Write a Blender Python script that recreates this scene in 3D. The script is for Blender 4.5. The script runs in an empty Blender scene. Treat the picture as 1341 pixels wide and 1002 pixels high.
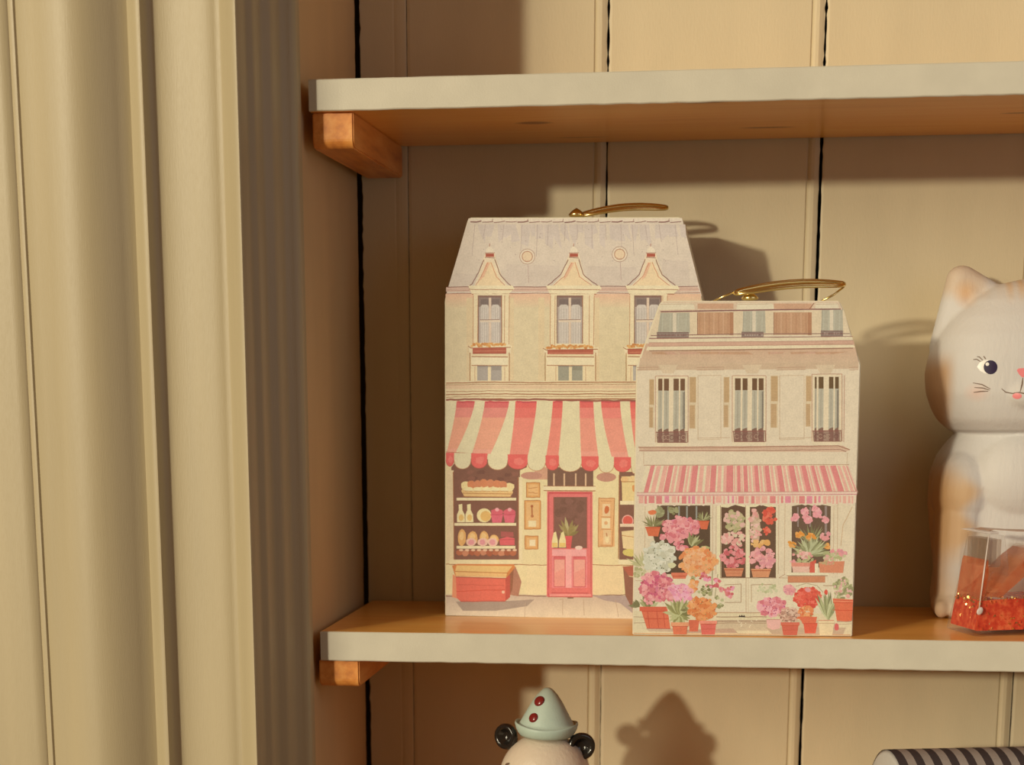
import bpy, bmesh, math, random
from mathutils import Vector, Matrix, Euler
from mathutils.bvhtree import BVHTree

# ------------------------------------------------------------------ camera, light, exposure
W, H = 1341, 1002
F, PPX, PPY = 2443.357, 619.159, 1049.224
CAM = Vector((0.243359, -1.090563, 0.144776))
ROT = Matrix.Rotation(0.137925, 3, 'Z') @ Matrix.Rotation(math.pi/2 - 0.220227, 3, 'X') @ Matrix.Rotation(-0.003663, 3, 'Z')

scene = bpy.context.scene
cam_data = bpy.data.cameras.new('camera')
cam = bpy.data.objects.new('camera', cam_data)
scene.collection.objects.link(cam)
cam.matrix_world = Matrix.Translation(CAM) @ ROT.to_4x4()
cam_data.sensor_width = 36.0
cam_data.lens = 36.0 * F / W
cam_data.shift_x = (W/2 - PPX) / W
cam_data.shift_y = (PPY - H/2) / W
cam_data.clip_start = 0.01
cam_data.dof.use_dof = True
cam_data.dof.focus_distance = 1.10
cam_data.dof.aperture_fstop = 9.0
scene.camera = cam

scene.view_settings.view_transform = 'Standard'
scene.view_settings.look = 'None'
scene.view_settings.exposure = 0.0
scene.view_settings.gamma = 1.0
scene.view_settings.use_curve_mapping = False

scene.cycles.transparent_max_bounces = 40
world = bpy.data.worlds.new('world')
scene.world = world
world.use_nodes = True
bg = world.node_tree.nodes['Background']
bg.inputs['Color'].default_value = (1.0, 0.53, 0.22, 1)
bg.inputs['Strength'].default_value = 0.16

# low evening sun from the left behind the camera, and the glow of the window it comes through
TARGET = Vector((0.20, 0.08, 0.12))
sun_data = bpy.data.lights.new('sun', 'SUN')
sun_data.energy = 1.55
sun_data.color = (0.98, 0.87, 0.63)
sun_data.angle = math.radians(2.2)
sun = bpy.data.objects.new('sun', sun_data)
scene.collection.objects.link(sun)
sun.rotation_euler = Vector((0.60, 1.0, -0.168)).to_track_quat('-Z', 'Y').to_euler()
KEYDIR = Vector((-0.74, -1.0, 0.48))
key_data = bpy.data.lights.new('evening_window', 'AREA')
key_data.shape = 'RECTANGLE'
key_data.size = 1.9
key_data.size_y = 4.3
key_data.energy = 395.0
key_data.color = (0.98, 0.87, 0.63)
key = bpy.data.objects.new('evening_window', key_data)
scene.collection.objects.link(key)
key.location = TARGET + KEYDIR*6.8
key.rotation_euler = (TARGET - key.location).to_track_quat('-Z', 'Y').to_euler()

fill_data = bpy.data.lights.new('cool_fill', 'AREA')      # soft fill added right of the camera to cool that side
fill_data.energy = 1.2
fill_data.color = (0.78, 0.86, 1.0)
fill_data.size = 0.6
fill = bpy.data.objects.new('cool_fill', fill_data)
scene.collection.objects.link(fill)
fill.location = (0.95, -0.62, 0.36)
fill.rotation_euler = (Vector((0.25, 0.1, 0.12)) - Vector(fill.location)).to_track_quat('-Z', 'Y').to_euler()

# ------------------------------------------------------------------ helpers
C = scene.collection
ILL = (0.97, 0.82, 0.59)                                     # colour of the light on the front faces

def lin(c):
    c /= 255.0
    return c/12.92 if c <= 0.04045 else ((c + 0.055)/1.055)**2.4

def S(r, g, b, k=1.0):
    """albedo of something that photographs as sRGB r,g,b under the warm light"""
    m = (r + g + b)/3.0                                      # printed darks are washed out
    if m < 105: u = min(1.36, 1 + 0.40*(105 - m)/35); r, g, b = r*u, g*u, b*u
    if r - g > 85: r, g, b = r*1.02, g*1.15, b*1.18
    r, g, b = r*0.985, g*0.995, b*0.99
    return tuple(max(0.012, min(0.93, k*lin(v)/i)) for v, i in zip((r, g, b), ILL))

def ray(px, py):
    return (ROT @ Vector(((px - PPX)/F, -(py - PPY)/F, -1.0))).normalized()

def at(px, py, axis, v):
    d = ray(px, py)
    t = (v - CAM[axis]) / d[axis]
    return CAM + d*t

def nodes(name):
    m = bpy.data.materials.new(name)
    m.use_nodes = True
    nt = m.node_tree
    return m, nt, nt.nodes['Principled BSDF']

def noise(nt, scale, detail=3.0, vec=None, rough=0.55):
    n = nt.nodes.new('ShaderNodeTexNoise')
    n.inputs['Scale'].default_value = scale
    n.inputs['Detail'].default_value = detail
    n.inputs['Roughness'].default_value = rough
    if vec: nt.links.new(vec, n.inputs['Vector'])
    return n

def coords(nt, scale=(1, 1, 1)):
    tc = nt.nodes.new('ShaderNodeTexCoord')
    mp = nt.nodes.new('ShaderNodeMapping')
    mp.inputs['Scale'].default_value = scale
    nt.links.new(tc.outputs['Object'], mp.inputs['Vector'])
    return mp.outputs['Vector']

def ramp(nt, src, stops):
    r = nt.nodes.new('ShaderNodeValToRGB')
    el = r.color_ramp.elements
    while len(el) < len(stops): el.new(0.5)
    for e, (p, c) in zip(el, stops):
        e.position = p; e.color = (*c, 1) if len(c) == 3 else c
    nt.links.new(src, r.inputs['Fac'])
    return r.outputs['Color']

def bump(nt, bsdf, src, strength, dist):
    b = nt.nodes.new('ShaderNodeBump')
    b.inputs['Strength'].default_value = strength
    b.inputs['Distance'].default_value = dist
    nt.links.new(src, b.inputs['Height'])
    nt.links.new(b.outputs['Normal'], bsdf.inputs['Normal'])

def painted(name, col, rough=0.5, var=0.06, scale=60, grain=0.0, stretch=(1, 1, 1)):
    """brushed or moulded paint: one colour with slight uneven mottling and a fine skin"""
    m, nt, b = nodes(name)
    v = coords(nt, stretch)
    n = noise(nt, scale, 4, v)
    lo = tuple(c*(1 - var) for c in col); hi = tuple(min(1, c*(1 + var)) for c in col)
    nt.links.new(ramp(nt, n.outputs['Fac'], [(0.3, lo), (0.7, hi)]), b.inputs['Base Color'])
    b.inputs['Roughness'].default_value = rough
    n2 = noise(nt, 900, 2, v)
    bump(nt, b, n2.outputs['Fac'], 0.25 + grain, 0.0004)
    return m

def printed(name, rough=0.6, mottle=0.10):
    """paper print: the colour of each drawn shape with watercolour mottling"""
    m, nt, b = nodes(name)
    at_ = nt.nodes.new('ShaderNodeAttribute'); at_.attribute_name = 'Col'
    v = coords(nt)
    n = noise(nt, 170, 5, v, 0.65)
    g = noise(nt, 1100, 1, v)
    mx = nt.nodes.new('ShaderNodeMath'); mx.operation = 'ADD'
    nt.links.new(n.outputs['Fac'], mx.inputs[0]); nt.links.new(g.outputs['Fac'], mx.inputs[1])
    sc = nt.nodes.new('ShaderNodeMapRange')
    sc.inputs['From Min'].default_value = 0.7; sc.inputs['From Max'].default_value = 1.3
    sc.inputs['To Min'].default_value = 1 - mottle; sc.inputs['To Max'].default_value = 1 + mottle
    nt.links.new(mx.outputs[0], sc.inputs['Value'])
    mul = nt.nodes.new('ShaderNodeVectorMath'); mul.operation = 'SCALE'
    nt.links.new(at_.outputs['Color'], mul.inputs[0]); nt.links.new(sc.outputs[0], mul.inputs['Scale'])
    nt.links.new(mul.outputs[0], b.inputs['Base Color'])
    b.inputs['Roughness'].default_value = rough
    b.inputs['Specular IOR Level'].default_value = 0.25
    return m

KNOTS = [tuple(at(px, py, 2, 0.295)[:2]) + r for px, py, r in ((699, 161, (0.0125, 0.0075)), (921, 134.5, (0.014, 0.003)), (1005, 167, (0.019, 0.0035)), (1335, 148, (0.012, 0.003)), (760, 180, (0.02, 0.002)), (1078, 181.5, (0.012, 0.004)))]
def wood(name, dark, mid, light, rough=0.4, knots=True, axis=(1.6, 22, 22), coat=0.0):
    m, nt, b = nodes(name)
    v = coords(nt, axis)
    n = noise(nt, 5, 5, v, 0.6)
    base = ramp(nt, n.outputs['Fac'], [(0.25, dark), (0.5, mid), (0.75, light)])
    if knots:
        tc = nt.nodes.new('ShaderNodeTexCoord')
        near = None
        for kx, ky, rx, ry in KNOTS:                          # elongated knots along the board
            mp = nt.nodes.new('ShaderNodeMapping')
            mp.inputs['Location'].default_value = (-kx/rx, -ky/ry, 0)
            mp.inputs['Scale'].default_value = (1/rx, 1/ry, 0)
            nt.links.new(tc.outputs['Object'], mp.inputs['Vector'])
            ln = nt.nodes.new('ShaderNodeVectorMath'); ln.operation = 'LENGTH'
            nt.links.new(mp.outputs['Vector'], ln.inputs[0])
            if near is None: near = ln.outputs['Value']
            else:
                mn = nt.nodes.new('ShaderNodeMath'); mn.operation = 'MINIMUM'
                nt.links.new(near, mn.inputs[0]); nt.links.new(ln.outputs['Value'], mn.inputs[1]); near = mn.outputs[0]
        k = ramp(nt, near, [(0.55, (0.85, 0.85, 0.85)), (1.0, (0, 0, 0))])
        mix = nt.nodes.new('ShaderNodeMixRGB')
        nt.links.new(k, mix.inputs['Fac']); nt.links.new(base, mix.inputs['Color1'])
        mix.inputs['Color2'].default_value = (dark[0]*0.35, dark[1]*0.25, dark[2]*0.2, 1)
        base = mix.outputs['Color']
    nt.links.new(base, b.inputs['Base Color'])
    b.inputs['Roughness'].default_value = rough
    b.inputs['Coat Weight'].default_value = coat
    bump(nt, b, n.outputs['Fac'], 0.15, 0.0006)
    return m

def plain(name, col, rough=0.4, metal=0.0, **kw):
    m, nt, b = nodes(name)
    n = noise(nt, 120, 3, coords(nt))
    nt.links.new(ramp(nt, n.outputs['Fac'], [(0.3, tuple(c*0.95 for c in col)), (0.7, tuple(min(1, c*1.05) for c in col))]), b.inputs['Base Color'])
    b.inputs['Roughness'].default_value = rough
    b.inputs['Metallic'].default_value = metal
    for k, val in kw.items():
        b.inputs[k.replace('_', ' ')].default_value = val
    return m

def mesh_obj(name, bm, mat, parent=None, smooth=False):
    me = bpy.data.meshes.new(name)
    bm.normal_update()
    bm.to_mesh(me); bm.free()
    if smooth:
        for p in me.polygons: p.use_smooth = True
    for mm in (mat if isinstance(mat, (list, tuple)) else [mat]): me.materials.append(mm)
    o = bpy.data.objects.new(name, me)
    C.objects.link(o)
    if parent: o.parent = parent
    return o

def thing(name, label, cat, loc=(0, 0, 0), rz=0.0, group=None):
    o = bpy.data.objects.new(name, None)
    C.objects.link(o)
    o.empty_display_size = 0.02
    o.location = loc; o.rotation_euler = (0, 0, rz)
    o['label'] = label; o['category'] = cat
    if group: o['group'] = group
    return o

def structure(o):
    o['kind'] = 'structure'
    return o

def box(bm, x0, x1, y0, y1, z0, z1, bev=0.0, seg=2):
    vs = [bm.verts.new(p) for p in ((x0,y0,z0),(x1,y0,z0),(x1,y1,z0),(x0,y1,z0),(x0,y0,z1),(x1,y0,z1),(x1,y1,z1),(x0,y1,z1))]
    fs = [bm.faces.new([vs[i] for i in q]) for q in ((3,2,1,0),(4,5,6,7),(0,1,5,4),(1,2,6,5),(2,3,7,6),(3,0,4,7))]
    if bev:
        es = list({e for f in fs for e in f.edges})
        bmesh.ops.bevel(bm, geom=es, offset=bev, segments=seg, affect='EDGES', profile=0.6)

def prism(bm, pts, y0, y1):
    """polygon pts (x, z) extruded from y0 to y1"""
    a = [bm.verts.new((x, y0, z)) for x, z in pts]
    b = [bm.verts.new((x, y1, z)) for x, z in pts]
    n = len(pts)
    fs = [bm.faces.new(a), bm.faces.new(b[::-1])]
    for i in range(n):
        fs.append(bm.faces.new((a[i], b[i], b[(i+1) % n], a[(i+1) % n])))
    bmesh.ops.recalc_face_normals(bm, faces=fs)
    return fs

def tube(bm, pts, radii, seg=10, flat=1.0, closed=False):
    pts = [Vector(p) for p in pts]
    if not isinstance(radii, (list, tuple)): radii = [radii]*len(pts)
    rings = []
    up = Vector((0, 0, 1))
    n = len(pts)
    for i, p in enumerate(pts):
        a = pts[(i-1) % n] if closed else pts[max(i-1, 0)]
        c = pts[(i+1) % n] if closed else pts[min(i+1, n-1)]
        t = (c - a).normalized()
        s = t.cross(up)
        if s.length < 1e-4: s = t.cross(Vector((0, 1, 0)))
        s.normalize(); u = s.cross(t).normalized()
        rings.append([bm.verts.new(p + (s*math.cos(2*math.pi*k/seg) + u*math.sin(2*math.pi*k/seg)*flat)*radii[i]) for k in range(seg)])
    m = n if closed else n-1
    for i in range(m):
        r0, r1 = rings[i], rings[(i+1) % n]
        for k in range(seg):
            bm.faces.new((r0[k], r0[(k+1) % seg], r1[(k+1) % seg], r1[k]))
    if not closed:
        bm.faces.new(rings[0][::-1]); bm.faces.new(rings[-1])

def ellipsoid(bm, c, r, seg=20, rot=None):
    mat = Matrix.Translation(Vector(c)) @ (rot.to_matrix().to_4x4() if rot else Matrix()) @ Matrix.Diagonal((*r, 1))
    return bmesh.ops.create_uvsphere(bm, u_segments=seg, v_segments=max(8, seg*2//3), radius=1, matrix=mat)['verts']

def lathe(bm, prof, seg=40, mat=Matrix()):
    rings = []
    for r, z in prof:
        if r < 1e-6: rings.append([bm.verts.new(mat @ Vector((0, 0, z)))])
        else: rings.append([bm.verts.new(mat @ Vector((r*math.cos(2*math.pi*k/seg), r*math.sin(2*math.pi*k/seg), z))) for k in range(seg)])
    for a, b in zip(rings, rings[1:]):
        for k in range(seg):
            q = [a[k % len(a)], a[(k+1) % len(a)], b[(k+1) % len(b)], b[k % len(b)]]
            u = []
            for v in q:
                if v not in u: u.append(v)
            if len(u) > 2: bm.faces.new(u)
    return rings

def fuse(bm, voxel, smooth_iter=6, factor=0.5):
    """one continuous skin around the overlapping volumes in bm"""
    me = bpy.data.meshes.new('tmp'); bm.to_mesh(me); bm.free()
    o = bpy.data.objects.new('tmp', me); C.objects.link(o)
    r = o.modifiers.new('r', 'REMESH'); r.mode = 'VOXEL'; r.voxel_size = voxel
    s = o.modifiers.new('s', 'SMOOTH'); s.factor = factor; s.iterations = smooth_iter
    dg = bpy.context.evaluated_depsgraph_get(); dg.update()
    out = bpy.data.meshes.new_from_object(o.evaluated_get(dg))
    bpy.data.objects.remove(o); bpy.data.meshes.remove(me)
    b = bmesh.new(); b.from_mesh(out); bpy.data.meshes.remove(out)
    return b

def colour_verts(me, fn):
    ca = me.color_attributes.new('Col', 'FLOAT_COLOR', 'POINT')
    for i, v in enumerate(me.vertices):
        ca.data[i].color = (*fn(v.co, v.normal), 1)

def sst(a, b, x):
    t = max(0.0, min(1.0, (x - a)/(b - a)))
    return t*t*(3 - 2*t)

def mix3(a, b, t): return tuple(p + (q - p)*t for p, q in zip(a, b))

# ------------------------------------------------------------------ materials
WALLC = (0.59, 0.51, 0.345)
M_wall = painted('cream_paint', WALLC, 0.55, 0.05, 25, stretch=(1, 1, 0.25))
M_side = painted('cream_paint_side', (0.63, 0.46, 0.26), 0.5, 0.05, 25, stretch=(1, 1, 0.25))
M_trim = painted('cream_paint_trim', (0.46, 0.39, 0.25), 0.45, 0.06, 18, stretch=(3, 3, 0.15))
M_white = painted('white_paint', (0.58, 0.55, 0.455), 0.5, 0.05, 40)
M_pine = wood('varnished_pine', (0.84, 0.38, 0.075), (0.93, 0.46, 0.105), (0.95, 0.54, 0.15), 0.34, knots=False, coat=0.25)
M_pine_knots = wood('knotty_pine', (0.84, 0.38, 0.075), (0.93, 0.46, 0.105), (0.95, 0.54, 0.15), 0.34, coat=0.25)
M_cleat = wood('oiled_wood', (0.50, 0.16, 0.035), (0.72, 0.28, 0.06), (0.85, 0.42, 0.12), 0.4, knots=False, axis=(30, 4, 30))
M_old = plain('raw_old_wood', (0.035, 0.022, 0.012), 0.9)
M_print = printed('paper_print')
M_card = painted('cream_card', S(226, 205, 160), 0.6, 0.03, 80)
M_card2 = painted('beige_card', S(222, 198, 156), 0.6, 0.03, 80)
M_gold = plain('gold_foil', (0.86, 0.70, 0.30), 0.26, 1.0)

# ------------------------------------------------------------------ setting
D = 0.166748                      # back wall behind the shelf front (y = 0)
ZU, TU, TL = 0.295, 0.0172, 0.0177
XR = 0.80                         # the shelves run on to the right, out of the picture
Z3 = -0.160                       # top of the next shelf down

rnd = random.Random(4)
def ragged(seed):
    r = random.Random(seed)
    ks = [r.uniform(-1, 1) for _ in range(600)]
    def f(z):
        t = (z + 1.0)/0.004
        i = int(math.floor(t)); u = t - i
        return ks[i % 600]*(1 - u) + ks[(i+1) % 600]*u
    return f

def crack_width(i, z):
    if i == 0: return 0.0004
    if i == 1: return (0.0013 if z > 0.2 else 0.0005)*(1 + 0.45*R1(z))
    if i == 2: return 0.0019*(1 + 0.22*R2(z)) if z < 0.315 else 0.0014*(1 + 0.6*R2(z))
    return 0.0007
R1, R2, R3, R4 = ragged(1), ragged(2), ragged(3), ragged(5)

bm = bmesh.new()
ZS = [-0.32 + 0.004*k for k in range(216)]
cracks = [0.0278, 0.1572, 0.2925, 0.4296, 0.567, 0.704]
prevs = -0.0026
cols = []                         # lists of (x(z), y) across the wall
def const(x): return lambda z: x
cols.append((lambda z: -0.0026 + 0.0006*R3(z)**3, D + 0.016))
cols.append((lambda z: -0.0026 + 0.0006*R3(z)**3, D))
for i, c in enumerate(cracks):
    b0 = c - 0.0082
    rel = 0.2 if i == 0 else 1.0                              # the first joint is nearly filled with paint
    cols += [(const(b0 - 0.0009), D), (const(b0), D + 0.0010*rel), (const(b0 + 0.0009), D + 0.0001*rel), (const(b0 + 0.0022), D - 0.0006*rel),
             (const(b0 + 0.0042), D - 0.0007*rel), (const(b0 + 0.0060), D + 0.0001*rel), (const(c - 0.0011), D + 0.0007*rel)]
    cols += [((lambda z, i=i, c=c: c - crack_width(i, z)/2), D + 0.0009), ((lambda z, i=i, c=c: c - crack_width(i, z)/2), D + 0.016),
             ((lambda z, i=i, c=c: c + crack_width(i, z)/2 + 0.0001*R4(z)), D + 0.016), ((lambda z, i=i, c=c: c + crack_width(i, z)/2 + 0.0001*R4(z)), D + 0.0004),
             (const(c + 0.0022), D)]
cols.append((const(XR), D))
grid = [[bm.verts.new((fx(z), y, z)) for (fx, y) in cols] for z in ZS]
for a, b in zip(grid, grid[1:]):
    for k in range(len(cols) - 1):
        f = bm.faces.new((a[k], a[k+1], b[k+1], b[k]))
        if cols[k][1] > D + 0.01 or cols[k+1][1] > D + 0.01: f.material_index = 1
wall_back = structure(mesh_obj('wall_back', bm, [M_wall, M_old]))
bm = bmesh.new(); box(bm, -0.06, XR, D + 0.018, D + 0.03, -0.32, 0.54)
structure(mesh_obj('wall_rear', bm, M_old))

XW = -0.0055                      # side wall surface
bm = bmesh.new()
zs = [-0.32 + 0.005*k for k in range(173)]
rows = []
for z in zs:
    e = D - 0.0012 + 0.0009*R4(z)
    rows.append([bm.verts.new(q) for q in ((-0.03, -0.011, z), (XW, -0.011, z), (XW, 0.02, z), (XW - 0.0003, 0.08, z), (XW, e - 0.002, z), (XW - 0.0006, e, z), (-0.03, e, z))])
for a, b in zip(rows, rows[1:]):
    for k in range(6): bm.faces.new((a[k], a[k+1], b[k+1], b[k]))
bmesh.ops.recalc_face_normals(bm, faces=bm.faces[:])
structure(mesh_obj('wall_left', bm, M_side))

# the moulded casing left of the shelves: one profile run from top to bottom
casing_px = [(-190, -.048), (-60, -.048), (0, -.0495), (20, -.051), (33, -.051), (36.5, -.0498), (40, -.0510), (43, -.0510), (46, -.0497), (50, -.0510), (58, -.0520),
             (75, -.0555), (92, -.0585), (110, -.0595), (130, -.0575), (150, -.0535), (168, -.0485), (180, -.0444), (186, -.0434), (190, -.0454), (194, -.0480), (198, -.0496), (202, -.0494), (205.5, -.0460), (212, -.0420),
             (220, -.0408), (234, -.0400), (250, -.0402), (266, -.0415), (282, -.0430), (294, -.0426), (301, -.0420), (304, -.0430), (308, -.0462), (313, -.0498), (318, -.0522), (322, -.0526), (327, -.0505), (332, -.0450), (336, -.0420), (342, -.0410),
             (346, -.0385), (351, -.0320), (356, -.0300), (363, -.0290), (369, -.0265), (374, -.0200), (379, -.0175), (388, -.0160), (397, -.0140), (399, -.0120)]
prof = [(at(px, 500, 1, y).x, y) for px, y in casing_px]
prof.append((prof[-1][0] - 0.0003, -0.004))
bm = bmesh.new()
zz = [-0.32, -0.1, 0.1, 0.3, 0.54]
rows = []
for z in zz:
    rows.append([bm.verts.new((x, y, z)) for x, y in prof] + [bm.verts.new((-0.031, -0.004, z)), bm.verts.new((prof[0][0], -0.004, z))])
for a, b in zip(rows, rows[1:]):
    for k in range(len(a)): bm.faces.new((a[k], a[(k+1) % len(a)], b[(k+1) % len(a)], b[k]))
bm.faces.new(rows[0][::-1]); bm.faces.new(rows[-1])
bmesh.ops.recalc_face_normals(bm, faces=bm.faces[:])
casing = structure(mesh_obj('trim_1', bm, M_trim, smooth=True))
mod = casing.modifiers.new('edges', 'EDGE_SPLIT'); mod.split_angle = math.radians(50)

# ------------------------------------------------------------------ shelves and their cleats
def shelf(z0, z1, label, seed):
    t = thing('shelf', label, 'shelf', (0, 0, z0), group='white edged wooden shelves')
    bm = bmesh.new(); box(bm, 0.0, XR, 0.0016, D - 0.0015, 0, z1 - z0, 0.0006)
    b = mesh_obj('board', bm, M_pine_knots if z0 > 0.1 else M_pine, t)
    bm = bmesh.new()
    n = 120
    r = random.Random(seed)
    prev = None
    for k in range(n + 1):
        x = XR*k/n
        j0, j1 = r.uniform(0, .0003), r.uniform(0, .0003)
        ring = [bm.verts.new((x, y, z)) for y, z in ((0.0017, j0), (0.0005, j0), (0.0, 0.0006 + j0), (0.0, z1 - z0 - 0.0006), (0.0005, z1 - z0 - j1*.4), (0.0017, z1 - z0 - j1*.4))]
        if prev:
            for q in range(5): bm.faces.new((prev[q], ring[q], ring[q+1], prev[q+1]))
        else: bm.faces.new(ring)
        prev = ring
    bm.faces.new(prev[::-1])
    bmesh.ops.recalc_face_normals(bm, faces=bm.faces[:])
    e = mesh_obj('front_edge', bm, M_white, t)
    e['label'] = 'white painted front edge'
    return t
shelf(ZU, ZU + TU, 'upper wooden shelf seen from below with a white painted front edge', 11)
shelf(-TL, 0.0, 'wooden shelf with white painted edge carrying the two paper house boxes', 12)
shelf(Z3 - TL, Z3, 'wooden shelf below the frame under the clown figurine and striped roll', 13)

def cleat(z1, x0, x1, h, label):
    o = thing('shelf_bracket', label, 'bracket', (0, 0, z1), group='wooden cleats on the side wall')
    bm = bmesh.new()
    y0, y1 = 0.0045, D - 0.002
    pts = [(y0, 0), (y1, 0), (y1, -h)]
    R = 0.005
    for k in range(7):
        a = math.pi/2*k/6
        pts.append((y0 + R - R*math.sin(a) , -h + R - R*math.cos(a)))
    a_ = [bm.verts.new((x0, y, z)) for y, z in pts]; b_ = [bm.verts.new((x1, y, z)) for y, z in pts]
    n = len(pts)
    bm.faces.new(a_); bm.faces.new(b_[::-1])
    for i in range(n): bm.faces.new((a_[i], b_[i], b_[(i+1) % n], a_[(i+1) % n]))
    bmesh.ops.recalc_face_normals(bm, faces=bm.faces[:])
    bmesh.ops.bevel(bm, geom=[e for e in bm.edges if e.is_manifold and e.calc_face_angle(0) > 0.8], offset=0.0008, segments=2, affect='EDGES')
    mesh_obj('cleat', bm, M_cleat, o)
cleat(ZU, 0.0008, 0.0245, 0.0195, 'small orange-brown wooden cleat under the left end of the upper shelf')
cleat(-TL, -0.0022, 0.0225, 0.0165, 'small orange-brown wooden cleat under the left end of the shelf with the house boxes')
cleat(Z3 - TL, XW, 0.0225, 0.0165, 'wooden cleat under the lowest shelf')
# ------------------------------------------------------------------ paper house boxes with printed fronts
class Print:
    """shapes drawn one over the other on the flat front of a box; each shape lies a hair above the last"""
    def __init__(s, origin, rz, seed):
        s.o = Vector(origin); s.rz = rz; s.boxes = []; s.r = random.Random(seed); s.bms = {}
        s.u = Vector((math.cos(rz), math.sin(rz), 0)); s.nrm = Vector((-math.sin(rz), math.cos(rz), 0))
        s.cur = None
    def loc(s, px, py):
        d = ray(px, py)
        t = (s.o - CAM).dot(s.nrm) / d.dot(s.nrm)
        q = CAM + d*t - s.o
        return q.dot(s.u), q.z
    def on(s, name):
        s.cur = bmesh.new(); s.bms.setdefault(name, []).append(s.cur)
        s.layer = s.cur.loops.layers.float_color.new('Col')
    def poly(s, pts, col, clip=None):
        bx = (min(p[0] for p in pts), max(p[0] for p in pts), min(p[1] for p in pts), max(p[1] for p in pts))
        lay = 0                                             # one step above whatever lies under it already
        for a0, a1_, b0, b1, l in s.boxes:
            if l >= lay and a0 < bx[1] and a1_ > bx[0] and b0 < bx[3] and b1 > bx[2]: lay = l + 1
        s.boxes.append((*bx, lay))
        y = -0.00004 - lay*1.6e-6
        if isinstance(col, list):                       # [top colour, bottom colour]
            y0 = min(p[1] for p in pts); y1 = max(p[1] for p in pts)
            cs = [mix3(S(*col[0]), S(*col[1]), (p[1]-y0)/(y1-y0+1e-6)) for p in pts]
        else:
            c = S(*col); cs = [c]*len(pts)
        vs = []
        for p in pts:
            u, z = s.loc(*p); vs.append(s.cur.verts.new((u, y, z)))
        f = s.cur.faces.new(vs)
        f.normal_update()
        if f.normal.y > 0: f.normal_flip()
        idx = {v: c for v, c in zip(vs, cs)}
        for l in f.loops: l[s.layer] = (*idx[l.vert], 1)
    def rect(s, x0, y0, x1, y1, col): s.poly([(x0,y0),(x1,y0),(x1,y1),(x0,y1)], col)
    def line(s, pts, w, col):
        for (x0,y0),(x1,y1) in zip(pts, pts[1:]):
            dx, dy = x1-x0, y1-y0; L = math.hypot(dx, dy) or 1
            nx, ny = -dy/L*w/2, dx/L*w/2
            s.poly([(x0+nx,y0+ny),(x1+nx,y1+ny),(x1-nx,y1-ny),(x0-nx,y0-ny)], col)
    def wob(s, pts, w, col, n=14, a=0.5):
        """hand-drawn line"""
        out = []
        for (x0,y0),(x1,y1) in zip(pts, pts[1:]):
            for k in range(n): out.append((x0+(x1-x0)*k/n + s.r.uniform(-a,a)*.4, y0+(y1-y0)*k/n + s.r.uniform(-a,a)))
        out.append(pts[-1]); s.line(out, w, col)
    def ell(s, cx, cy, rx, ry, col, n=18, wob=0.0, rot=0.0):
        pts = []
        for k in range(n):
            a = 2*math.pi*k/n; q = 1 + s.r.uniform(-wob, wob)
            x, y = rx*q*math.cos(a), ry*q*math.sin(a)
            pts.append((cx + x*math.cos(rot) - y*math.sin(rot), cy + x*math.sin(rot) + y*math.cos(rot)))
        s.poly(pts, col)
    def ring(s, cx, cy, r, w, col):
        s.line([(cx+r*math.cos(2*math.pi*k/16), cy+r*math.sin(2*math.pi*k/16)) for k in range(17)], w, col)
    def leaf(s, x, y, L, w, ang, col):
        c, q = math.cos(ang), math.sin(ang)
        P = [(0,0),(L*.3,w/2),(L*.65,w*.42),(L,0),(L*.65,-w*.42),(L*.3,-w/2)]
        s.poly([(x + a*c - b*q, y + a*q + b*c) for a, b in P], col)
    def tuft(s, x, y, L, w, n, cols, a0=-160, a1=-20):
        for k in range(n):
            a = math.radians(a0 + (a1-a0)*(k + s.r.uniform(.2,.8))/n)
            s.leaf(x + s.r.uniform(-1.5,1.5), y, L*s.r.uniform(.7,1.1), w, a, s.r.choice(cols))
    def cluster(s, cx, cy, rx, ry, n, cols, r, dots=None, nd=0, rd=0.7, base=None):
        if base: s.ell(cx, cy, rx*.92, ry*.92, base, 18, .12)
        for k in range(n):
            a = s.r.uniform(0, 2*math.pi); q = math.sqrt(s.r.uniform(0.02, 1))
            rr = r*s.r.uniform(.65, 1.2)
            s.ell(cx + rx*q*math.cos(a), cy + ry*q*math.sin(a), rr, rr*.9, s.r.choice(cols), 8, .28)
        for k in range(nd):
            a = s.r.uniform(0, 2*math.pi); q = math.sqrt(s.r.uniform(0, .9))
            s.ell(cx + rx*q*math.cos(a), cy + ry*q*math.sin(a), rd*s.r.uniform(.6,1.5), rd*s.r.uniform(.4,.9), s.r.choice(dots), 6, .2, s.r.uniform(0,3))
    def pot(s, x0, x1, y0, y1, taper, col, rim, line=None):
        s.poly([(x0+1,y0+3),(x1-1,y0+3),(x1-taper,y1),(x0+taper,y1)], col)
        s.rect(x0, y0, x1, y0+4, rim)
        s.line([(x0+1,y0+4.4),(x1-1,y0+4.4)], .8, line or (160,65,40))
        s.line([(x0+2,y0+(y1-y0)*.6),(x1-2,y0+(y1-y0)*.6)], .6, line or (180,75,50))
    def finish(s, box):
        """the wall print and every printed door, window, awning or plant as a mesh under it"""
        first = None; keys = list(s.bms)
        for name in keys:
            for b in s.bms[name]:
                if not b.faces: b.free(); continue
                o = mesh_obj(name, b, M_print, box if first is None else first)
                if first is None: first = o
        return first

def house_body(t, P, outline, depth, mat):
    bm = bmesh.new()
    prism(bm, [P.loc(*q) for q in outline], 0.0, depth)
    bmesh.ops.bevel(bm, geom=[e for e in bm.edges], offset=0.0005, segments=2, affect='EDGES')
    return mesh_obj('card_body', bm, mat, t)

BR = (150, 92, 58); DK = (98, 62, 44); LB = (188, 135, 95)

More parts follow.
